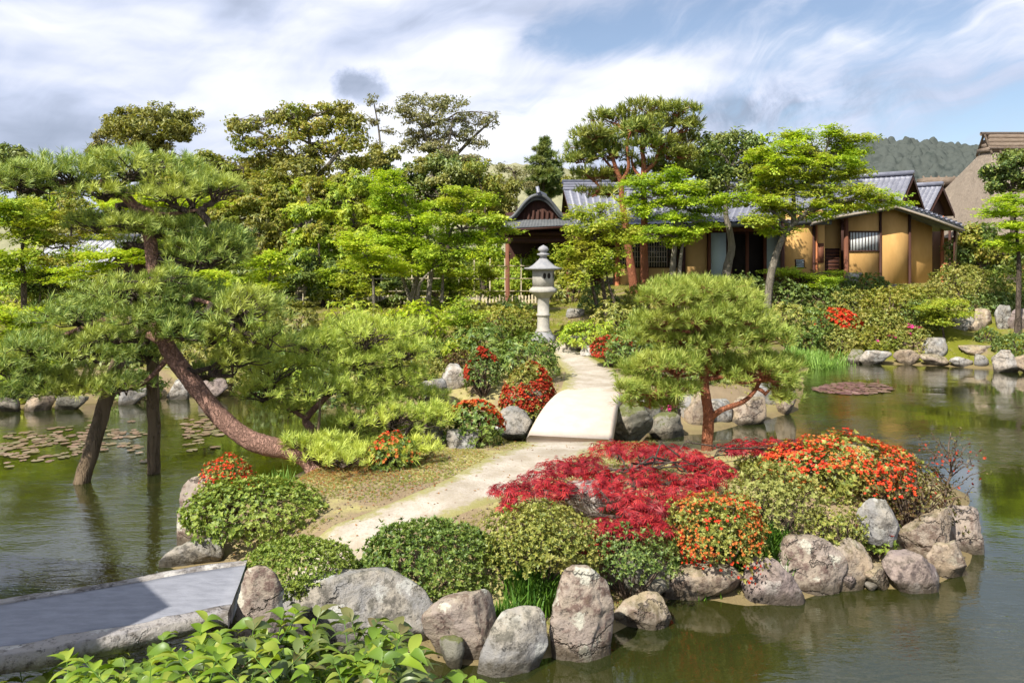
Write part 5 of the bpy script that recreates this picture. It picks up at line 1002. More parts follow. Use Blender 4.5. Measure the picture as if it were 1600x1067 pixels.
tree('evergreen_tree', 'dark glossy evergreen below the airy tree', 37, [(688, 430), (690, 370), (688, 310)], .18,
 [(680, 258, 52, 18), (635, 272, 34, 20), (725, 272, 36, 18), (690, 285, 54, 20), (645, 305, 40, 18), (735, 300, 30, 18), (690, 318, 46, 18), (755, 285, 20, 18)], 'broad', 'leaf_evergreen', 'bark_dark', dens=1.3, lm2='leaf_olive')
tree('yellow_tree', 'pale yellow green tree right of the glossy evergreen', 35, [(755, 440), (757, 380), (758, 320)], .12,
 [(745, 262, 24, 12), (770, 285, 22, 18), (752, 315, 30, 16), (778, 315, 18, 14), (765, 345, 26, 14)], 'broad', 'leaf_gold', 'bark_dark', dens=1.1)
tree('maple_tree', 'tall spring green maple with a pointed top near the centre', 26.5, [(636, 474), (650, 440), (655, 405), (645, 360), (630, 310), (612, 275)], .11,
 [(605, 278, 22, 14), (615, 300, 30, 14), (598, 320, 26, 12), (640, 325, 36, 14), (610, 348, 40, 14), (650, 355, 44, 14), (625, 378, 42, 14), (660, 392, 50, 14), (600, 372, 30, 12), (640, 415, 45, 12)], 'maple', 'leaf_bright', 'bark_grey', stems=[[(642, 470, .2), (628, 430, .3), (622, 395, .4), (600, 350, .5)]], dens=1.25, cs=1.15)
tree('maple_tree', 'broad spring green maple left of the entrance roof', 25.5, [(668, 474), (672, 440), (685, 400), (705, 360), (725, 320)], .10,
 [(705, 318, 36, 14), (745, 312, 30, 14), (690, 345, 42, 14), (735, 345, 44, 14), (775, 345, 26, 12), (710, 372, 48, 14), (755, 372, 36, 14), (690, 398, 46, 14), (735, 398, 42, 12), (705, 420, 40, 12), (790, 362, 18, 8), (720, 300, 22, 12)], 'maple', 'leaf_mid', 'bark_grey', stems=[[(690, 472, .3), (692, 430, .2), (688, 395, 0)], [(652, 470, -.2), (658, 440, -.3), (690, 410, -.4)]], dens=1.3, lm2='leaf_bright')
tree('yellow_maple', 'yellow maple with flat tiers before the centre fence', 24.5, [(585, 478), (583, 440), (576, 410), (566, 385)], .05,
 [(560, 385, 34, 8), (590, 394, 44, 8), (565, 402, 44, 8), (608, 410, 40, 8), (580, 420, 36, 8), (545, 372, 20, 8), (625, 425, 24, 7)], 'layer', 'leaf_yellow', 'bark_grey', dens=1.3)
tree('conifer_tree', 'dark pointed conifer beyond the entrance roof', 58, [(850, 345), (850, 290), (851, 250), (851, 212)], .20,
 [(851, 222, 7, 9), (846, 236, 14, 5), (858, 240, 14, 5), (842, 250, 18, 5), (862, 255, 18, 5), (838, 264, 22, 6), (866, 268, 20, 6), (850, 276, 30, 8), (834, 286, 24, 7), (868, 288, 24, 7), (850, 300, 34, 9)], 'spruce', 'leaf_evergreen', 'bark_dark', dens=1.4, lsize=1.3)
tree('dull_tree', 'brownish leafless looking tree before the bare hill', 56, [(805, 345), (807, 300), (800, 265)], .12,
 [(785, 262, 20, 10), (812, 268, 22, 12), (800, 285, 26, 10), (825, 288, 18, 10), (778, 285, 14, 10)], 'sparse', 'leaf_grey', 'bark_dark', dens=.8)
tree('maple_tree', 'leafy green maple at the left frame edge', 22.5, [(38, 470), (37, 440), (34, 400), (38, 360)], .10,
 [(40, 325, 46, 18), (15, 345, 38, 16), (70, 345, 36, 16), (30, 372, 46, 14), (80, 375, 30, 12), (40, 400, 48, 12), (10, 405, 34, 12), (75, 410, 34, 10), (20, 430, 34, 12)], 'maple', 'leaf_mid', 'bark_dark', dens=1.2, lm2='leaf_gold')
tree('yellow_maple', 'bright yellow maple glowing behind the leaning pine', 21.5, [(205, 500), (206, 450), (208, 400), (212, 350)], .06,
 [(225, 316, 52, 9), (180, 320, 36, 9), (290, 322, 42, 9), (320, 315, 30, 8), (200, 392, 40, 9), (165, 402, 34, 9), (232, 402, 38, 10), (150, 418, 30, 8), (115, 420, 26, 8), (285, 345, 34, 8), (260, 375, 30, 8), (110, 440, 26, 8)], 'layer', 'leaf_yellow', 'bark_grey', dens=1.4)
tree('yellow_maple', 'small bright yellow maple right of the leaning trunk', 21.5, [(322, 500), (320, 470), (318, 440)], .05,
 [(305, 428, 34, 9), (335, 438, 34, 9), (318, 448, 40, 8), (350, 452, 26, 7)], 'layer', 'leaf_yellow', 'bark_grey', dens=1.4)
tree('yellow_maple', 'small yellow green maple with bare stem near the tall trunk', 22.5, [(428, 500), (426, 465), (422, 440)], .06,
 [(405, 410, 26, 12), (425, 402, 26, 10), (438, 424, 28, 10), (402, 430, 24, 9), (420, 445, 30, 8)], 'maple', 'leaf_yellow', 'bark_grey', dens=1.4)
tree('yellow_maple', 'bright yellow maple low at the left frame edge', 18.8, [(22, 600), (22, 570), (24, 530)], .05,
 [(30, 488, 40, 12), (8, 498, 36, 14), (52, 500, 26, 10), (28, 515, 46, 12), (15, 535, 40, 10)], 'layer', 'leaf_yellow', 'bark_grey', dens=1.5)
tree('maple_tree', 'bright green maple with two stems hiding the middle of the house', 26.4, [(1050, 452), (1051, 420), (1054, 385), (1058, 350), (1050, 310)], .13,
 [(1000, 283, 30, 8), (1045, 275, 34, 10), (1020, 298, 36, 9), (1070, 292, 30, 10), (1040, 315, 40, 10), (1075, 315, 30, 9), (1085, 300, 20, 8), (1050, 340, 46, 9), (1005, 328, 24, 8), (1030, 360, 44, 7), (1070, 362, 34, 8), (1060, 378, 28, 5), (1105, 330, 26, 8), (1110, 350, 22, 6), (985, 312, 24, 8), (1010, 374, 30, 5, -.3), (985, 285, 18, 6)], 'maple', 'leaf_bright', 'bark_grey', stems=[[(1062, 450, -.1), (1062, 420, -.2), (1066, 385, -.1), (1072, 350, 0)]], dens=1.5, cs=1.15)
tree('green_tree', 'dark topped green tree on a bent grey trunk at the middle of the house', 27.3, [(1131, 455), (1136, 420), (1143, 390), (1140, 360), (1134, 335), (1136, 300), (1142, 260)], .17,
 [(1130, 218, 44, 13), (1170, 222, 34, 13), (1105, 236, 30, 13), (1145, 240, 48, 13), (1190, 245, 24, 14), (1115, 262, 34, 13), (1160, 265, 42, 13), (1190, 272, 22, 12), (1125, 288, 40, 12), (1165, 292, 40, 11), (1140, 312, 44, 10), (1100, 290, 24, 12)], 'broad', 'leaf_evergreen', 'bark_grey', dens=.85, lsize=.9, lm2='leaf_bright', cs=1.2)
tree('maple_tree', 'leaning bright maple hiding the roof left of the ochre wing', 25.8, [(1197, 470), (1203, 440), (1212, 400), (1224, 370), (1240, 350), (1262, 330), (1282, 300), (1290, 260)], .14,
 [(1250, 212, 28, 9), (1225, 232, 30, 10), (1265, 235, 34, 10), (1310, 222, 24, 12), (1335, 240, 20, 14), (1300, 250, 38, 11), (1235, 258, 42, 11), (1200, 270, 32, 10), (1275, 275, 46, 11), (1330, 270, 26, 12), (1215, 292, 40, 10), (1260, 300, 48, 10), (1320, 298, 36, 9), (1365, 305, 36, 8), (1395, 316, 26, 6), (1340, 322, 40, 7), (1235, 325, 40, 9), (1195, 315, 28, 9), (1190, 345, 26, 7), (1215, 358, 28, 6), (1300, 318, 40, 8), (1180, 350, 20, 6), (1345, 215, 14, 7), (1160, 312, 30, 9), (1270, 335, 34, 6), (1195, 240, 22, 9), (1290, 210, 20, 8)], 'maple', 'leaf_bright', 'bark_grey', stems=[[(1226, 368, .1), (1212, 345, .2), (1205, 310, .3)], [(1262, 330, 0), (1300, 318, -.3), (1345, 310, -.4), (1385, 314, -.4)], [(1240, 352, 0), (1240, 310, .3), (1238, 265, .4)]], dens=1.35, lm2='leaf_spring', cs=1.35)
tree('young_maple', 'thin leaved pale green maple between lantern and house', 24.6, [(950, 478), (942, 445), (934, 410), (930, 375)], .08,
 [(925, 338, 28, 9), (950, 352, 32, 9), (905, 362, 26, 9), (935, 374, 40, 9), (965, 372, 26, 7), (975, 360, 18, 6), (905, 390, 30, 9), (945, 396, 38, 9), (890, 402, 20, 8), (915, 415, 36, 9), (905, 330, 20, 8), (945, 322, 20, 8), (975, 340, 18, 7), (950, 420, 26, 9), (900, 435, 26, 10)], 'maple', 'leaf_spring', 'bark_dark', stems=[[(932, 476, .2), (924, 440, .3), (915, 405, .3)], [(962, 478, -.2), (950, 440, -.2), (945, 400, -.2)]], dens=1.05, cs=1.25)
tree('evergreen_tree', 'dark evergreen before the thatched roof at the right edge', 33, [(1580, 420), (1582, 360), (1580, 300)], .15,
 [(1572, 252, 26, 14), (1600, 246, 26, 16), (1560, 270, 26, 13), (1592, 272, 34, 14), (1570, 290, 32, 10), (1610, 290, 28, 12)], 'broad', 'leaf_evergreen', 'bark_dark', dens=1.5)
tree('maple_tree', 'bright green maple at the right frame edge', 24.2, [(1590, 470), (1592, 420), (1590, 380), (1585, 330)], .09,
 [(1560, 318, 28, 9), (1590, 312, 30, 10), (1575, 334, 38, 9), (1545, 330, 18, 7), (1595, 350, 30, 9), (1565, 352, 28, 7), (1580, 370, 34, 8), (1560, 382, 22, 7), (1598, 388, 20, 7)], 'layer', 'leaf_bright', 'bark_dark', dens=1.4, cs=1.0)
tree('dark_hedge_tree', 'dense dark bush under the thatched roof', 30.5, [(1535, 460), (1535, 420)], .10,
 [(1515, 368, 26, 16), (1550, 365, 30, 16), (1590, 385, 34, 24), (1505, 392, 26, 18), (1540, 392, 36, 18), (1575, 410, 36, 18), (1520, 415, 34, 14)], 'broad', 'leaf_evergreen', 'bark_dark', dens=1.5, lm2='leaf_gold')
for i, (u, v, w, h, Y, lm, lb) in enumerate([(40, 300, 90, 70, 48, 'leaf_evergreen', 'dark evergreen at the far left edge behind everything'), (150, 330, 90, 70, 46, 'leaf_mid', 'green tree behind the top of the leaning pine'), (265, 290, 60, 50, 50, 'leaf_spring', 'pale green tree right below the round headed tree'), (165, 225, 26, 26, 52, 'leaf_grey', 'pale hazy treetop left of the round headed tree'), (310, 355, 90, 60, 44, 'leaf_evergreen', 'dark evergreen behind the yellow olive tree'), (450, 350, 90, 60, 42, 'leaf_evergreen', 'dark evergreen behind the tall bare limbed tree'), (585, 345, 80, 55, 41, 'leaf_olive', 'olive tree behind the pointed maple'), (720, 360, 80, 60, 43, 'leaf_evergreen', 'dark evergreen behind the broad maple'), (545, 300, 50, 30, 47, 'leaf_grey', 'dull treetop filling the gap below the tall tree'), (905, 285, 26, 22, 50, 'leaf_olive', 'olive tree behind the left red pine'), (1100, 262, 50, 36, 46, 'leaf_evergreen', 'dark tree behind the house left of the bent trunk'), (1225, 300, 60, 30, 48, 'leaf_evergreen', 'dark tree behind the house roof at its middle'), (90, 400, 90, 50, 36, 'leaf_olive', 'olive thicket behind the low tiled roof')]):
    cl = [(u+R.uniform(-.75, .75)*w, v+R.uniform(-.7, .8)*h, w*R.uniform(.35, .5), h*R.uniform(.28, .4)) for _ in range(9)]
    tree('backdrop_tree', lb, Y, [(u, 440), (u, v+h*.5), (u+2, v)], .16, cl, 'broad', lm, 'bark_dark', group=D, dens=.95, lsize=1.25)
for i, (u, v, w, h, Y, lm, lm2_, lb) in enumerate([(330, 300, 52, 40, 38, 'leaf_gold', 'leaf_olive', 'olive yellow tree left below the tall bare limbed tree'), (400, 275, 50, 30, 40, 'leaf_olive', 'leaf_evergreen', 'dark olive treetop at the left foot of the tall tree'), (470, 300, 60, 40, 37, 'leaf_gold', 'leaf_mid', 'yellowish tree right below the tall bare limbed tree'), (550, 275, 44, 34, 39, 'leaf_gold', 'leaf_olive', 'tawny treetop between the tall tree and the pointed maple'), (600, 262, 36, 34, 42, 'leaf_olive', 'leaf_evergreen', 'olive treetop below the slender tree'), (235, 290, 60, 36, 41, 'leaf_spring', 'leaf_gold', 'yellow green treetop over the leaning pine'), (90, 330, 60, 40, 37, 'leaf_mid', 'leaf_gold', 'green treetop behind the left arm of the leaning pine'), (700, 245, 50, 20, 43, 'leaf_grey', 'leaf_olive', 'grey green thicket below the airy tree'), (440, 400, 60, 34, 31.5, 'leaf_mid', 'leaf_olive', 'leafy tree low behind the small yellow maple'), (590, 430, 50, 26, 32.2, 'leaf_evergreen', 'leaf_mid', 'dark leafy tree behind the fence at the centre'), (680, 425, 50, 26, 32.4, 'leaf_mid', 'leaf_evergreen', 'leafy tree behind the fence under the broad maple'), (1190, 265, 40, 26, 41, 'leaf_evergreen', 'leaf_mid', 'dark tree behind the roof between the two maples'), (780, 300, 30, 40, 39, 'leaf_olive', 'leaf_gold', 'olive tree left of the curved gable')]):
    cl = [(u+R.uniform(-.75, .75)*w, v+R.uniform(-.7, .8)*h, w*R.uniform(.34, .5), h*R.uniform(.28, .42)) for _ in range(10)]
    tree('backdrop_tree', lb, Y, [(u, 440), (u, v+h*.5), (u+2, v)], .14, cl, 'droopy' if i % 2 else 'broad', lm, 'bark_dark', group=D, dens=1.0, lsize=1.1, lm2=lm2_)
for u, Y, lm, lb, top in ((520, 28.4, 'leaf_mid', 'young leafy tree before the left end of the bamboo fence', 425), (556, 27.8, 'leaf_spring', 'slim young tree before the fence left of the flat yellow maple', 418), (628, 28.6, 'leaf_evergreen', 'young dark tree before the fence right of the flat yellow maple', 430), (700, 28.2, 'leaf_mid', 'slim young tree before the fence under the broad maple', 432), (748, 28., 'leaf_spring', 'slim yellowish young tree before the fence left of the lantern', 415), (460, 27.6, 'leaf_evergreen', 'young dark tree left of the tall trunk', 430), (385, 27.2, 'leaf_mid', 'young leafy tree in the gap beside the small yellow maple', 425), (60, 26.4, 'leaf_evergreen', 'young dark tree under the low tiled roof at far left', 425), (140, 26.8, 'leaf_mid', 'young leafy tree under the low tiled roof nearer the pine', 430)):
    cl = [(u+R.uniform(-26, 26), top+q*44+R.uniform(-6, 6), R.uniform(16, 26), R.uniform(7, 11)) for q in np.linspace(0, 1, 7)]
    tree('young_tree', lb, Y, [(u, 478), (u+3, 450), (u-2, top)], .045, cl, 'maple', lm, 'bark_grey', dens=1.0, group='young trees before the bamboo fence', stems=[[(u+14, 477, .1), (u+16, 450, .1), (u+10, top+5, .2)]])
for i in range(11):
    u = -30+i*88; Y = 35.+R.uniform(0, 2); v = 425+R.uniform(-8, 8)
    if 800 < u: break
    lb = ['at the left frame edge', 'below the low tiled roof', 'right of the low tiled roof', 'behind the upper pine trunk', 'behind the small yellow maple', 'left of the tall trunk', 'right of the tall trunk', 'behind the flat yellow maple', 'behind the pointed maple stems', 'at the right end of the fence'][i]
    cl = [(u+R.uniform(-45, 45), v+R.uniform(-28, 26), 26, 16) for _ in range(8)]
    tree('hedge_shrub', 'leafy dark hedge shrub '+lb, Y, [(u, 470), (u, 435)], .06, cl, 'broad', ['leaf_evergreen', 'leaf_mid', 'leaf_olive'][i % 3], 'bark_dark', 'shrub', 'hedge shrubs behind the fence', dens=1.0, lsize=1.1)
for u, Y, lb in ((820, 32.6, 'leafy green shrub behind the lantern hat'), (870, 32.2, 'leafy green shrub right of the lantern behind the fence'), (780, 32.8, 'yellowish shrub at the open end of the fence')):
    cl = [(u+R.uniform(-34, 34), 415+R.uniform(-22, 38), 22, 15) for _ in range(8)]
    tree('hedge_shrub', lb, Y, [(u, 470), (u, 430)], .05, cl, 'broad', 'leaf_mid', 'bark_dark', 'shrub', dens=1.2, lm2='leaf_spring')
# ------------------------------------------------------------------ shrubs
def bush(label, box, lm, kind='ros', leaf=.05, z=None, Y=None, dk=.75, dens=1., flowers=None, cat='shrub', name='azalea_bush', rough=.16, up=.35, twigs=26, group=None, loose=0., top=.0):
    """flowers: list of (material, share 0..1, size, (umin, umax), only_top)"""
    u0, v0, u1, v1 = box
    if Y is None and z is None:
        yq = ray((u0+u1)/2, v1); Y = yq+(u1-u0)/F*yq/2*dk*.6 if yq else None
    if Y is None:
        zz = .5 if z is None else z; Yf = (H-zz)*F/(v1-HV); Y = Yf+(u1-u0)/F*Yf/2*dk*.75
    a = (u1-u0)/F*Y/2*1.07; b = a*dk; c = np.array([hx((u0+u1)/2, Y), Y, 0]); zb = H-(v1-HV)/F*(Y-b*.7) ; zt = H-(v0-HV)/F*(Y+b*.15)
    zg = g1(c[0], c[1]); zb = min(zb, zg+.3) if zb > zg else max(zb, zg-.15); h = max(zt-zb, .08); c[2] = zb+h*.30; r3 = np.array([a, b, h*.70])
    org = np.array([c[0], c[1], min(zb, zg)]); r = empty(name, org, label, cat, group); s = R.uniform(0, 90)
    def surf(n, lo=-.42):
        d = rdir(int(n*1.5)); d = d[d[:, 2] > lo][:n]
        q = 1+rough*2*fbm(d*1.9+s, 3)+rough*.9*fbm(d*6+s, 2)
        dd = d.copy(); low = d[:, 2] < 0; dd[low, 2] *= 30/70/.42*1.0
        return d, dd*q[:, None]
    area = 2*math.pi*(a*b*(1+2*r3[2]/(a+b)))/1.6
    n = int(dens*area/(leaf*leaf)*1.15); d, S_ = surf(n); n = len(d)
    dep = 1-R.uniform(0, 1, n)**2.2*(.30+loose); P = c+S_*r3*dep[:, None]+R.normal(size=(n, 3))*leaf*.3
    N = unit(d/r3)*.8+UP*up+R.normal(size=(n, 3))*.35
    k_ = R.uniform(size=n) < .035; P[k_] += unit(d[k_]/r3)*R.uniform(.5, 1.6, (k_.sum(), 1))*leaf+UP*leaf*.5
    mb = MB(); scatter(mb, kind, P, N, leaf, .45); fo = mb.build('foliage', MATS[lm], r, False, org)
    tw = MB(); d2, S2 = surf(twigs, -.1)
    for q, dd in zip(S2, d2):
        e = c+q*r3*.86; st = np.array([c[0]+dd[0]*a*.12, c[1]+dd[1]*b*.12, min(zb, zg)-.02]); limb(tw, st, e, .011*max(1, Y/10), .004*max(1, Y/10), .05, .10, 5, 4)
    tw.build('branches', MATS['bark_twig'], r, False, org)
    for fm_, share, fs, (ua, ub), topn in flowers or []:
        nf = int(area/(fs*fs)*share*1.6); d, S_ = surf(nf*2, topn); P = c+S_*r3*R.uniform(.97, 1.04, len(d))[:, None]
        U = P[:, 0]/P[:, 1]*F+800; k = (U > ua) & (U < ub) & (vnoise(P*(.45/fs/6)+s) > .47); P, d = P[k][:nf], d[k][:nf]
        if len(P): mb = MB(); scatter(mb, 'flower', P, unit(d)*.8+UP*.5+R.normal(size=(len(P), 3))*.35, fs, .25); mb.build('flowers', MATS[fm_], r, False, org)['kind'] = 'stuff'
    return r
A9 = (-999, 9999)
bush('low yellow green sprigs on the bare earth behind the grey boulder', (1252, 786, 1345, 842), 'leaf_azalea_olive', 'ros', .034, .45, dk=.9, rough=.4, loose=.5, dens=.6)
bush('thin dry sprigs left of the small red tipped shoot', (1296, 800, 1352, 848), 'leaf_pale', 'ros', .03, .4, dk=.9, rough=.4, loose=.5, dens=.5)
bush('dark low foliage under the red maple trunk', (905, 828, 1060, 888), 'leaf_azalea_dark', 'ros', .034, .45, dk=.9, rough=.4, loose=.4, dens=.7)
bush('bright green clipped azalea left of the path beside the tall pale boulder', (292, 748, 500, 846), 'leaf_azalea_light', 'rosw', .040, .5, Y=8.5, dk=.75, rough=.15, dens=1.05)
bush('small neat light green clipped dome at the end of the stone bridge', (386, 842, 548, 930), 'leaf_azalea_light', 'ros', .031, .42, Y=6.8, dk=.85, rough=.06, dens=1.5)
bush('large dark green clipped azalea in the front centre', (566, 810, 782, 945), 'leaf_azalea', 'ros', .036, .42, Y=7.15, dk=.75, rough=.14, dens=1.5)
bush('yellow green azalea below the left arm of the red maple', (762, 785, 925, 900), 'leaf_azalea_olive', 'ros', .034, .48, dk=.9, rough=.38, loose=.35, dens=1.3)
bush('orange flowered azalea right of the red maple trunk', (1045, 768, 1192, 868), 'leaf_azalea_olive', 'ros', .034, .45, dk=.9, rough=.42, loose=.4, dens=1.1, flowers=[('flower_orange', .11, .018, A9, -.1), ('flower_red', .06, .020, (1060, 1190), -.5)])
bush('pale dry green bush between the maple and the long orange azalea', (1140, 722, 1275, 830), 'leaf_pale', 'ros', .042, .5, dk=.9, rough=.2, loose=.35, dens=.75)
bush('long azalea with a red orange flowering top along the right of the island', (1178, 682, 1432, 818), 'leaf_azalea_olive', 'rosw', .052, .5, Y=9.3, dk=.6, rough=.28, loose=.35, dens=1.0, flowers=[('flower_orange', .12, .024, (1185, 1450), .15), ('flower_red', .15, .026, (1190, 1430), .42)])
bush('brownish twiggy bush at the right end of the island', (1345, 715, 1490, 835), 'leaf_brown', 'ros', .034, .4, Y=8.7, dk=.8, rough=.3, loose=.5, dens=.42, twigs=90, flowers=[('flower_red', .12, .026, (1340, 1430), .3)])
bush('little red tipped shoot in front of the pale tall boulder', (1342, 806, 1396, 866), 'leaf_azalea_light', 'rosw', .04, .2, dk=.9, rough=.2, dens=.8, flowers=[('flower_dark_red', .3, .03, A9, -.6)], twigs=12)
bush('red flowered azalea on the tall pale boulder at left', (312, 716, 398, 775), 'leaf_azalea_olive', 'ros', .032, .6, Y=8.9, dk=.8, rough=.25, loose=.3, flowers=[('flower_red', .15, .02, A9, .15)])
bush('green azalea with orange flowers at the tip of the low pine', (580, 676, 650, 738), 'leaf_azalea', 'rosw', .042, .55, dk=.8, rough=.25, loose=.3, flowers=[('flower_orange', .07, .032, A9, -.1), ('flower_red', .05, .03, A9, -.1)])
bush('vivid orange red azalea beside the left foot of the pale bridge', (700, 624, 782, 698), 'leaf_azalea', 'rosw', .055, .5, dk=.85, rough=.2, flowers=[('flower_red', .22, .036, A9, .0), ('flower_orange', .25, .036, A9, .0)])
bush('round rusty red azalea left of the sandy path', (786, 566, 866, 632), 'leaf_azalea_olive', 'ros', .06, .5, dk=.85, rough=.16, flowers=[('flower_dark_red', .55, .034, A9, .05), ('flower_red', .06, .036, A9, .1)])
bush('small dark red azalea behind the white topped rock', (728, 545, 780, 606), 'leaf_azalea_dark', 'ros', .06, .55, dk=.85, rough=.2, flowers=[('flower_dark_red', .45, .036, A9, -.1), ('flower_red', .14, .036, A9, .1)])
bush('brown leaved low bush left of the dark red azalea', (692, 548, 745, 590), 'leaf_brown', 'ros', .06, .6, dk=.9, rough=.25)
bush('rusty azalea by the grey rock where the path turns', (926, 524, 990, 562), 'leaf_azalea_dark', 'ros', .06, .72, dk=.9, rough=.2, flowers=[('flower_dark_red', .5, .055, A9, -.2)])
bush('glossy green shrub in front of the lantern left of the path', (768, 520, 868, 592), 'leaf_azalea', 'droop', .11, .6, dk=.9, rough=.25)
bush('glossy green shrub left of the small sapling', (700, 505, 800, 556), 'leaf_azalea', 'droop', .12, .75, dk=.9, rough=.25)
bush('tawny new leaved shrub left of the lantern foot', (738, 480, 844, 528), 'leaf_gold', 'ros', .10, .85, dk=.8, rough=.2, dens=1.1)
bush('low yellow green shrub left of the tawny shrub', (694, 530, 750, 560), 'leaf_spring', 'ros', .09, .7, dk=.9, rough=.2)
bush('yellow green shrub at the foot of the maple stems', (600, 472, 690, 532), 'leaf_yellow', 'ros', .12, .75, Y=21., dk=.8, rough=.3, loose=.3)
bush('feathery yellow shrub above the low pine', (505, 466, 600, 530), 'leaf_spring', 'droop', .14, .75, Y=20.5, dk=.8, rough=.3, loose=.3)
bush('dark shrub at the foot of the tall trunk', (410, 470, 505, 545), 'leaf_olive', 'droop', .14, .7, Y=21.5, dk=.8, rough=.3)
bush('leafy shrub left of the tall trunk', (330, 478, 425, 560), 'leaf_mid', 'droop', .14, .7, Y=20.5, dk=.8, rough=.3)
bush('dark shrub on the far shore behind the wooden props', (80, 540, 230, 630), 'leaf_evergreen', 'droop', .14, .5, Y=19.5, dk=.6, rough=.3)
bush('dark shrub on the far shore behind the leaning trunk', (225, 530, 380, 615), 'leaf_olive', 'droop', .14, .5, Y=20., dk=.6, rough=.3)
bush('fresh green broad leaved shrub right of the lantern foot', (874, 500, 968, 540), 'leaf_mid', 'droop', .12, .85, dk=.8, rough=.2)
bush('olive shrub behind the fresh green one by the path', (925, 470, 1000, 535), 'leaf_azalea_olive', 'droop', .12, .9, dk=.8, rough=.25)
bush('spreading shrub right of the path behind the clipped pine', (950, 500, 1035, 570), 'leaf_azalea', 'droop', .11, .75, dk=.8, rough=.25)
bush('dark shrub on the promontory behind the clipped pine', (1000, 540, 1130, 625), 'leaf_azalea_dark', 'ros', .09, .5, Y=17.2, dk=.7, rough=.25)
bush('leafy shrub on the promontory right of the pine trunk', (1110, 550, 1225, 625), 'leaf_azalea_olive', 'ros', .09, .5, Y=17.4, dk=.7, rough=.25)
bush('small bush with a magenta flower by the blue grey rock', (1016, 612, 1056, 652), 'leaf_azalea_dark', 'ros', .05, .2, dk=.9, flowers=[('flower_pink', .4, .06, A9, .0)], twigs=10)
RB = [('rounded shrub right behind the clipped pine', (1195, 470, 1265, 540), .8, 'leaf_azalea_olive', 'droop', .12, None), ('dark shrub under the leaning maple', (1190, 440, 1262, 490), 1.5, 'leaf_azalea_dark', 'ros', .10, None),
 ('glossy shrub left of the scarlet azalea', (1230, 478, 1300, 535), .9, 'leaf_azalea', 'droop', .12, None), ('dark olive shrub below the little yellow maple', (1250, 448, 1330, 492), 1.3, 'leaf_azalea_dark', 'ros', .10, None),
 ('scarlet flowered azalea on the right bank', (1278, 484, 1344, 526), .9, 'leaf_azalea_olive', 'ros', .08, [('flower_red', .6, .055, A9, .0)]), ('olive green azalea above the scarlet one', (1290, 452, 1365, 498), 1.2, 'leaf_azalea_olive', 'ros', .09, None),
 ('brown tinged azalea in the middle of the right bank', (1345, 450, 1440, 512), 1.1, 'leaf_gold', 'ros', .085, None), ('wide green azalea in the middle of the right bank', (1330, 484, 1415, 530), .85, 'leaf_azalea_olive', 'ros', .085, None),
 ('dark azalea right of the brown tinged one', (1400, 468, 1470, 520), 1.0, 'leaf_azalea_dark', 'ros', .085, None), ('low yellow azalea above the shore at left', (1270, 512, 1350, 556), .5, 'leaf_azalea_olive', 'ros', .075, None),
 ('low azalea with two pink flowers above the shore', (1340, 512, 1405, 552), .5, 'leaf_gold', 'ros', .075, [('flower_pink', .10, .08, (1370, 1398), -.1)]), ('low azalea with magenta flowers above the shore', (1395, 510, 1456, 550), .5, 'leaf_azalea_olive', 'ros', .075, [('flower_pink', .30, .10, (1418, 1442), .2)]),
 ('round clipped bush under the barred window', (1328, 430, 1388, 462), 1.75, 'leaf_azalea', 'ros', .09, None), ('largest clipped azalea at the right end of the house', (1452, 414, 1562, 478), 1.5, 'leaf_azalea_olive', 'ros', .085, None),
 ('clipped azalea at the right frame edge above the wall', (1535, 420, 1625, 482), 1.4, 'leaf_azalea_light', 'ros', .085, None), ('dark clipped cushion above the shore at the right edge', (1556, 520, 1622, 562), .45, 'leaf_azalea_dark', 'ros', .06, None),
 ('tiny dark cushion on the moss lawn', (1526, 512, 1558, 536), .75, 'leaf_azalea_dark', 'ros', .06, None), ('shaded azalea hanging over the low stone wall', (1500, 458, 1600, 492), 1.2, 'leaf_azalea_dark', 'ros', .09, None), ('russet shrub under the leaning maple trunk', (1205, 425, 1275, 462), 1.7, 'leaf_brown', 'ros', .10, None),
 ('low shrub hugging the wall foot between the posts', (1290, 436, 1335, 462), 1.75, 'leaf_azalea_dark', 'ros', .09, None)]
for lb, bx, z, lm, kd, lf, fw in RB: bush(lb, bx, lm, kd, lf, None, dk=.7, rough=.2, flowers=fw, twigs=12)
bush('dry tinged shrub behind the left end of the long azalea', (1150, 700, 1235, 760), 'leaf_azalea_olive', 'ros', .045, .5, Y=9.9, dk=.7, loose=.3, dens=.8)
bush('leafy shrub on the far shore just right of the leaning trunk', (335, 556, 425, 614), 'leaf_azalea_olive', 'droop', .12, Y=18.4, dk=.7, rough=.3)
bush('dark shrub on the far shore under the middle of the low pine', (425, 552, 505, 628), 'leaf_mid', 'droop', .12, Y=18.2, dk=.7, rough=.3)
bush('low ferny shrub at the waterline between the two props', (165, 575, 250, 622), 'leaf_azalea', 'droop', .11, Y=17.6, dk=.6, rough=.3)
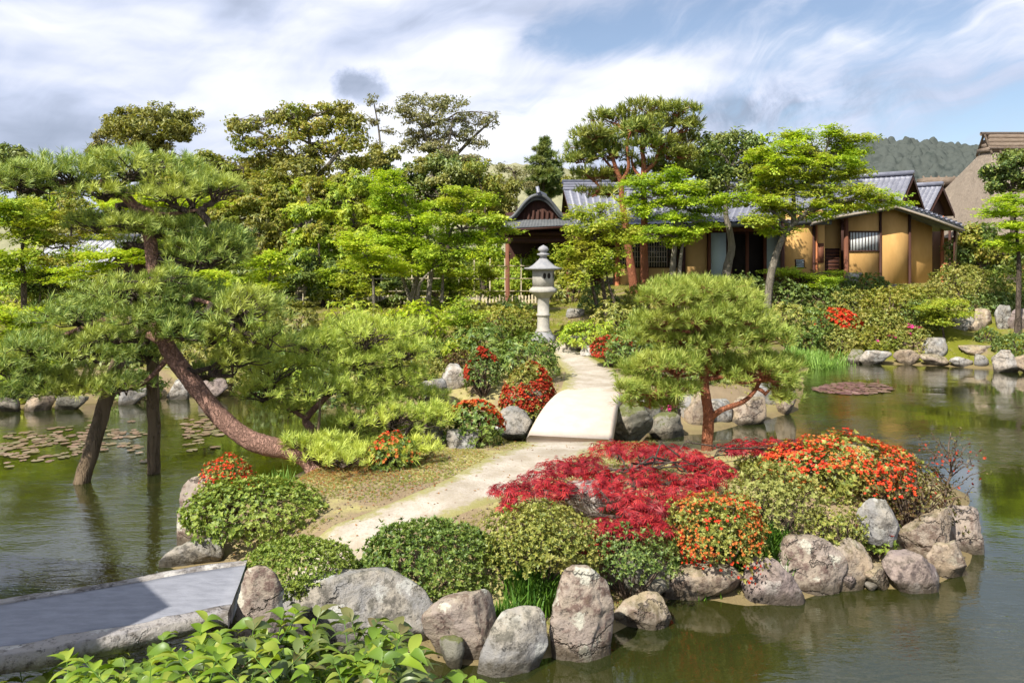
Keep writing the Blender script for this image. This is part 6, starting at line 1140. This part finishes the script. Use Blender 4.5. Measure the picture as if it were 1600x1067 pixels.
XB = [('leafy shrub on the lawn edge at the far left frame edge', (-25, 430, 75, 490), .9, 'leaf_mid', 'droop', .13), ('dark shrub under the garden house at far left', (60, 435, 160, 492), .9, 'leaf_evergreen', 'droop', .13), ('shrub in the back border left of the sapling', (640, 500, 705, 548), .75, 'leaf_azalea_olive', 'droop', .12), ('shrub in the back border above the brown bush', (660, 532, 712, 566), .65, 'leaf_azalea', 'ros', .08),
 ('moss green shrub behind the tawny shrub', (690, 470, 770, 512), 1.0, 'leaf_azalea_olive', 'droop', .12), ('dark shrub at the moss bank left of the lantern', (770, 466, 830, 500), 1.1, 'leaf_azalea_dark', 'ros', .10),
 ('yellowish shrub on the far shore below the low pine', (590, 560, 680, 620), .5, 'leaf_azalea_olive', 'ros', .09), ('dark shrub on the far shore below the low pine', (480, 560, 600, 640), .5, 'leaf_azalea_dark', 'droop', .12),
 ('leafy shrub on the far shore right of the leaning trunk', (380, 545, 480, 620), .5, 'leaf_azalea', 'droop', .12), ('leafy shrub on the far shore at the left frame edge', (-20, 545, 90, 630), .5, 'leaf_mid', 'droop', .13),
 ('low shrub on the bank between the path and the rusty azalea', (640, 560, 700, 605), .5, 'leaf_azalea_olive', 'ros', .08), ('green shrub in front of the left porch post', (765, 418, 822, 470), 1.4, 'leaf_mid', 'droop', .13),
 ('green shrub in front of the right porch post', (862, 408, 925, 474), 1.4, 'leaf_azalea_olive', 'droop', .13), ('dark shrub at the foot of the young maple', (905, 440, 965, 490), 1.3, 'leaf_azalea_dark', 'droop', .12),
 ('low shrub at the foot of the red pines', (975, 445, 1040, 490), 1.5, 'leaf_azalea_olive', 'ros', .10), ('dark shrub behind the top of the clipped pine', (1040, 430, 1130, 475), 1.6, 'leaf_azalea_dark', 'ros', .10),
 ('dark shrub at the foot of the bent grey trunk', (1120, 430, 1205, 475), 1.6, 'leaf_azalea_dark', 'ros', .10), ('yellowish shrub above the brown tinged azalea', (1380, 448, 1462, 480), 1.5, 'leaf_gold', 'ros', .09),
 ('green shrub under the largest clipped azalea', (1450, 462, 1510, 500), 1.2, 'leaf_azalea_olive', 'ros', .085), ('low green shrub right of the clipped pine by the shore', (1225, 505, 1285, 560), .5, 'leaf_azalea', 'ros', .08)]
for lb, bx, z, lm, kd, lf in XB: bush(lb, bx, lm, kd, lf, None, dk=.7, rough=.25, twigs=10, loose=.15)
def layered(label, Y, trunk, cl, lm, name='small_maple'): return tree(name, label, Y, trunk, .05, cl, 'layer', lm, 'bark_dark', dens=1.6, lsize=.8)
layered('low yellow green maple spreading at the foot of the ochre wall', 27.2, [(1262, 470), (1262, 448), (1258, 436)], [(1225, 424, 26, 5), (1250, 432, 30, 5), (1290, 436, 28, 5), (1308, 428, 18, 4), (1270, 442, 36, 5)], 'leaf_bright')
layered('little pale green maple on the right bank above the boulder', 24.2, [(1478, 548), (1474, 520), (1470, 500)], [(1462, 480, 26, 6), (1486, 474, 24, 5), (1470, 492, 32, 6), (1492, 490, 20, 5), (1458, 502, 24, 5)], 'leaf_spring')
tree('sapling', 'small leafy sapling with a pale stem before the fence', 20.5, [(718, 545), (720, 520), (722, 500)], .022, [(712, 485, 22, 9), (735, 492, 18, 8), (720, 502, 24, 8), (705, 505, 14, 7), (722, 474, 12, 7)], 'maple', 'leaf_mid', 'bark_grey', dens=1.2, lsize=.8)
# red lace-leaf maple in the foreground
def red_maple():
    Y = 8.2; foot = np.array([hx(985, 7.7), 7.7, g1(hx(985, 7.7), 7.7)]); r = empty('red_maple', foot, 'low crimson lace leaf maple spreading over the front of the island', 'maple tree')
    wood, cr = MB(), MB()
    sp = spline([foot-UP*.1, foot+np.array([.01, .05, .10]), foot+np.array([-.05, .12, .24]), PX(978, 800, 7.95), PX(990, 765, 8.2), PX(985, 735, 8.5)], 6); wood.tube(sp, np.linspace(.055, .022, len(sp)), 10, True, .08)
    cl = [(800, 765, 42, 16, 8.1), (845, 750, 50, 18, 8.3), (880, 728, 44, 18, 8.7), (925, 725, 52, 20, 8.8), (960, 700, 48, 14, 9.4), (1005, 705, 56, 18, 9.3), (1050, 708, 52, 18, 9.2), (1090, 722, 44, 22, 8.8), (1125, 735, 26, 18, 8.6), (940, 752, 55, 18, 8.3), (1000, 745, 60, 22, 8.3), (1060, 755, 52, 24, 8.2), (1100, 750, 34, 18, 8.3), (985, 785, 48, 20, 7.9), (1040, 790, 46, 20, 7.9), (1000, 815, 45, 18, 7.6), (950, 820, 40, 16, 7.6), (905, 838, 36, 12, 7.5), (925, 850, 40, 10, 7.4), (1030, 822, 30, 14, 7.6), (790, 785, 24, 8, 8.0), (870, 765, 36, 10, 8.1), (1175, 697, 46, 14, 9.6), (1225, 692, 34, 12, 9.7), (1140, 702, 24, 12, 9.5)]
    for u, v, ru, rv, Yc in cl:
        c = PX(u, v, Yc); a, h = ru/F*Yc, rv/F*Yc; k = np.argmin(np.linalg.norm(sp-c, axis=1)); lp = limb(wood, sp[max(k, 6)], c-UP*h*.6, .015, .005, .03, .10, 8, 6)
        h *= .75; n = int(a*h*5200)+40; d = rdir(n); P = c+d*(R.uniform(0, 1, n)**.42)[:, None]*np.array([a, a*.95, h])
        P = P[vnoise(P*5.5) > .32]; P[:, 2] -= .35*((P[:, 0]-c[0])**2+(P[:, 1]-c[1])**2)
        N = UP*1.+unit(P-c)*.45+R.normal(size=(len(P), 3))*.30
        scatter(cr, 'lace', P, N, .080, .4)
        for q in P[:7]: limb(wood, lp[R.integers(3, 8)], q, .006, .003, .05, .12, 4, 4)
    wood.build('trunk', MATS['bark_dark'], r, True, foot); cr.build('crown', MATS['leaf_crimson'], r, False, foot)
red_maple()
# bare shrub at the right tip, with few leaves
def bare_shrub():
    foot = np.array([hx(1474, 8.6), 8.6, .25]); r = empty('bare_shrub', foot, 'almost bare shrub with thin upright branches against the water', 'shrub'); wd, lf, fl = MB(), MB(), MB()
    main = spline([foot-UP*.1, PX(1478, 770, 8.6), PX(1486, 735, 8.6), PX(1482, 700, 8.6), PX(1486, 676, 8.6)], 6); wd.tube(main, np.linspace(.018, .005, len(main)), 7)
    tips = [(1430, 680), (1440, 700), (1455, 675), (1470, 690), (1500, 672), (1515, 690), (1525, 712), (1540, 735), (1450, 725), (1425, 715), (1505, 715), (1500, 745), (1520, 760), (1462, 745), (1495, 690), (1440, 745), (1536, 700)]
    P = []
    for u, v in tips:
        b = PX(u, v, 8.6+R.uniform(-.3, .3)); s_ = main[int(np.clip((790-v)/120*len(main)*.6, 3, len(main)-4))]; lp = limb(wd, s_, b, .008, .003, .05, .12, 7, 5)
        for k in range(2, 7): P += [lp[k]+R.normal(size=3)*.03 for _ in range(3)]
    P = np.array(P); scatter(lf, 'leaf', P, R.normal(size=P.shape)+UP*.6, .035, .3); q = P[R.uniform(size=len(P)) < .2]+np.array([.0, -.02, -.06]); scatter(fl, 'flower', q, R.normal(size=q.shape)+UP, .022)
    wd.build('branches', MATS['bark_twig'], r, True, foot); lf.build('leaves', MATS['leaf_brown'], r, False, foot); fl.build('flowers', MATS['flower_dark_red'], r, False, foot)
bare_shrub()
# ------------------------------------------------------------------ grasses
def tuft(label, box, z, mt, kind='grass', n=60, h=None, Y=None, name='grass_tuft', cat='grass'):
    u0, v0, u1, v1 = box; Y = Y or (H-z)*F/(v1-HV); a = (u1-u0)/F*Y/2; h = h or (v1-v0)/F*Y; c = np.array([hx((u0+u1)/2, Y), Y+a*.4, 0])
    P = np.stack([c[0]+R.normal(size=n)*a*.42, c[1]+R.normal(size=n)*a*.35, np.zeros(n)], -1); P[:, 2] = np.minimum(gh(P[:, 0], P[:, 1]), z+.25)-.02
    org = np.array([c[0], c[1], P[:, 2].min()]); mb = MB(); scatter(mb, kind, P, UP+R.normal(size=(n, 3))*.12, h*.85, .25)
    return tag(mb.build(name, MATS[mt], None, False, org), label, cat)
tuft('bright green grass tuft between the orange azalea and the grey boulder', (1152, 808, 1232, 880), .35, 'grass_green', n=80, Y=7.75)
tuft('dark green grass tuft below the orange azalea', (1044, 866, 1120, 908), .3, 'grass_green', n=60, Y=7.5)
tuft('thin dark grass at the foot of the yellow green azalea', (790, 878, 888, 928), .35, 'grass_green', n=60, Y=6.85)
tuft('spiky grass between the two grey front boulders', (776, 905, 812, 962), .3, 'grass_green', n=18, Y=6.6)
tuft('iris blades behind the clipped azalea at left', (392, 726, 452, 775), .5, 'leaf_iris', 'iris', 16, Y=9.1, name='iris_plant', cat='iris')
tuft('grassy clump on the right bank shore behind the clipped pine', (1236, 520, 1330, 568), .25, 'leaf_iris', n=150, h=.5, Y=22.6)
tuft('small grassy clump right of the shore clump', (1300, 528, 1345, 556), .4, 'grass_green', n=50)
def lawn():
    n = 5200; u = R.normal(570, 75, n); v = R.normal(728, 20, n); P = np.stack([(u-800)/F*(2.78*F/(v-HV)), 2.78*F/(v-HV)], -1); k = sdist(P[:, 0], P[:, 1], ISLAND) > .3; P = P[k]; P = np.concatenate([P, (gh(P[:, 0], P[:, 1])+.012)[:, None]], 1)
    mb = MB(); scatter(mb, 'leaf', P, UP+R.normal(size=(len(P), 3))*.15, .032, .5); tag(mb.build('needle_litter', MATS['fallen_leaf'], None), 'brown needle litter on the earth under the low pine', 'needle litter', None, 'stuff')
    n = 15000; X = R.uniform(-3, 2.2, n*2); Y = R.uniform(6.6, 13, n*2); k = sdist(X, Y, ISLAND) > .15
    X, Y = X[k], Y[k]; w = vnoise(np.stack([X*1.4, Y*1.4, 0*X], -1)); ctr = spline([gp(355, 893), gp(430, 872), gp(520, 835), gp(610, 806), gp(700, 782), gp(780, 752), gp(850, 712), gp(880, 690), gp(890, 660)], 6)
    dist = np.min(np.hypot(X[:, None]-ctr[None, :, 0], Y[:, None]-ctr[None, :, 1]), 1); k = (w > .30) & (dist > .42+.25*w); X, Y = X[k], Y[k]
    P = np.stack([X, Y, gh(X, Y)+.0], -1); mb = MB(); scatter(mb, 'grass', P, UP+R.normal(size=(len(P), 3))*.9, .026, .5)
    tag(mb.build('lawn_grass', MATS['grass_dry'], None), 'short dry yellowish grass on the island', 'grass', None, 'stuff')
    n = 26000; X = R.uniform(-12, 20, n); Y = R.uniform(15, 31, n); k = (sdist(X, Y, BACK) > .3) & (vnoise(np.stack([X*.7, Y*.7, 0*X], -1)) > .42); X, Y = X[k], Y[k]
    pc = spline([(1.55, 15.0), (1.75, 16.3), (1.95, 18.2), (1.75, 20.2), (1.5, 21.6), (1.25, 22.6)], 6); dist = np.min(np.hypot(X[:, None]-pc[None, :, 0], Y[:, None]-pc[None, :, 1]), 1); k = dist > .75; X, Y = X[k], Y[k]
    P = np.stack([X, Y, gh(X, Y)], -1); mb = MB(); scatter(mb, 'grass', P, UP+R.normal(size=(len(P), 3))*.35, .07, .5)
    tag(mb.build('bank_grass', MATS['grass_dry'], None), 'low grass and moss on the far bank', 'grass', None, 'stuff')
    n = 900; X = R.uniform(-3, 5, n); Y = R.uniform(6.4, 12, n); k = sdist(X, Y, ISLAND) > .1; X, Y = X[k], Y[k]; P = np.stack([X, Y, gh(X, Y)+.025], -1)
    mb = MB(); scatter(mb, 'leaf', P, UP+R.normal(size=(len(P), 3))*.2, .035, .4); tag(mb.build('leaf_litter', MATS['fallen_leaf'], None), 'scattered brown fallen leaves on the island earth', 'fallen leaves', None, 'stuff')
    n = 7000; X = R.uniform(-3, 6.3, n); Y = R.uniform(6.2, 12.8, n); k = sdist(X, Y, ISLAND) > .02; X, Y = X[k], Y[k]; P = np.stack([X, Y, gh(X, Y)+.008], -1)
    V, Fc = ICO[3]; 
    import bmesh
    v2 = np.array([(1, 0, 0), (0, 1, 0), (-1, 0, 0), (0, -1, 0), (0, 0, .7), (0, 0, -.7)]); f2 = np.array([(0, 1, 4), (1, 2, 4), (2, 3, 4), (3, 0, 4), (1, 0, 5), (2, 1, 5), (3, 2, 5), (0, 3, 5)])
    s = R.uniform(.004, .016, len(P))*np.where(R.uniform(size=len(P)) < .03, 2.2, 1); mb = MB(); mb.add(*stamp((v2, f2), P, frames(UP+R.normal(size=(len(P), 3))*.3), s)); tag(mb.build('gravel', MATS['rock_tan'], None), 'loose pebbles on the island earth', 'gravel', None, 'stuff')
lawn()
# ------------------------------------------------------------------ broad-leaved plants on the near bank
def leafy(lm, seed, nst=5, hh=.42):
    rs = np.random.default_rng(seed); st, lf = MB(), MB(); P, Dx, U = [], [], []
    for s in range(nst):
        a = rs.uniform(0, 6.283); L = hh*rs.uniform(.75, 1.25); ln = rs.uniform(.25, .9); q = np.linspace(0, 1, 9); d = np.array([math.cos(a), math.sin(a), 0])
        S_ = d*(ln*L*q**1.5)[:, None]+UP*(L*(q-.28*ln*q*q))[:, None]+np.array([rs.normal()*.05, rs.normal()*.05, 0]); st.tube(S_, np.linspace(.006, .0025, 9), 5, False)
        for k in range(3, 9):
            for sg in (-1, 1) if k < 8 else (-1, 0, 1):
                b = a+sg*rs.uniform(.6, 1.4)+rs.uniform(-.3, .3); P.append(S_[k]); Dx.append((math.cos(b), math.sin(b), rs.uniform(-.15, .5))); U.append((rs.normal()*.3, rs.normal()*.3, 1))
    P, Dx, U = np.array(P), np.array(Dx), np.array(U); Rm = dirframes(Dx, U); ch = rs.integers(0, 4, len(P)); sz = rs.uniform(.065, .155, len(P))
    for k in range(4):
        m_ = ch == k
        if m_.any(): lf.add(*stamp(TP['big'][k], P[m_], Rm[m_], sz[m_]))
    return st, lf
LEAFY = {}
for k, lm in enumerate(('leaf_broad_bright', 'leaf_broad', 'leaf_broad_olive')):
    for j in range(2):
        st, lf = leafy(lm, 40+k*10+j); r = empty('leafy_plant', (0, -3, 0), 'x', 'plant'); st.build('stem', MATS['grass_green'], r, True); lf.build('leaves', MATS[lm], r, True); LEAFY[(k, j)] = r
used = set()
def place(k, j, loc, rz, sc, label, group):
    r = LEAFY[(k, j)]
    if (k, j) in used:
        c = r.copy(); COL.objects.link(c)
        for ch in r.children: d = ch.copy(); COL.objects.link(d); d.parent = c
        r = c
    used.add((k, j)); r.location = loc; r.rotation_euler = (0, 0, rz); r.scale = (sc, sc, sc); r['label'] = label; r['group'] = group
LB = ['broad leaved plant with bright yellow green leaves massed along the near bank', 'broad leaved plant with mid green leaves massed along the near bank', 'broad leaved plant with dull olive leaves massed along the near bank']
def topv(u): return np.interp(u, [20, 120, 200, 300, 370, 430, 480, 560, 620, 690, 760], [1040, 1010, 992, 985, 972, 955, 965, 968, 985, 1020, 1060])
cnt = 0
for row, (Y, n) in enumerate(((5.0, 13), (4.65, 13), (4.3, 12), (3.95, 11))):
    for i in range(n):
        u = 15+(i+.5+R.uniform(-.3, .3))*(720/n); x_ = hx(u, Y); y_ = Y+R.uniform(-.12, .12); zt = H-(topv(u)+row*14-HV)/F*Y; z_ = zt-.36
        zg = g1(x_, y_); k = 2 if (360 < u < 660 and row < 3 and R.uniform() < .8) else (0 if R.uniform() < .6 else 1); s_ = float(np.clip((zt-zg)/.56, .4, 1.1))
        place(k, int(R.integers(0, 2)), (x_, y_, max(zg-.02, zt-.56*s_)), R.uniform(0, 6.28), s_, LB[k], 'broad leaved plants on the near bank'); cnt += 1
for key in set(LEAFY)-used:
    for ch in list(LEAFY[key].children): bpy.data.objects.remove(ch)
    bpy.data.objects.remove(LEAFY[key])
tuft('weedy sprig growing against the near side of the stone bridge', (84, 965, 124, 1012), .55, 'grass_green', 'iris', 9, Y=5.35, name='weed', cat='weed')
# ------------------------------------------------------------------ water lily pads
def pad_mesh(mt, seed):
    rs = np.random.default_rng(seed); a = np.linspace(.25, 6.03, 15); rr = 1+rs.normal(size=15)*.05; V = np.concatenate([[[0, 0, .004]], np.stack([rr*np.cos(a), rr*np.sin(a), rs.uniform(.0, .05, 15)], -1)])
    return MB().add(V, [(0, i, i+1) for i in range(1, 15)]).build('lily_pad', MATS[mt])
def pads(mt, region, n, r0, r1, label, group):
    pr = [pad_mesh(mt, k) for k in range(4)]; pos = []; tries = 0
    while len(pos) < n and tries < 20000:
        tries += 1; u, v = region(); p = GP(u, v, .006); rr = R.uniform(r0, r1)
        if all((p[0]-q[0])**2+(p[1]-q[1])**2 > (.62*(rr+q[3]))**2 for q in pos): pos.append((*p, rr))
    for i, (x_, y_, z_, rr) in enumerate(pos):
        o = pr[i] if i < 4 else pr[i % 4].copy()
        if i >= 4: COL.objects.link(o)
        o.location = (x_, y_, .008+.0016*(i % 9)); o.scale = (rr, rr, rr*.35); o.rotation_euler = (R.normal()*.03, R.normal()*.03, R.uniform(0, 6.28)); tag(o, label, 'lily pad', group)
def reg_l():
    while True:
        u = R.uniform(-10, 345); v = np.interp(u, [0, 130, 330], [700, 690, 672])+R.normal()*12
        if vnoise(np.array([[u*.012, v*.09, 1.]]))[0] > .33: return u, v
def reg_r():
    while True:
        a, b = R.uniform(-1, 1, 2)
        if a*a+b*b < 1: return 1334+a*60, 607+b*9
pads('lily_tan', reg_l, 195, .05, .10, 'tan pink lily pad floating in the left pond', 'lily pads in the left pond')
pads('lily_red', reg_r, 95, .08, .13, 'dull red lily pad floating in the right pond', 'lily pads in the right pond')
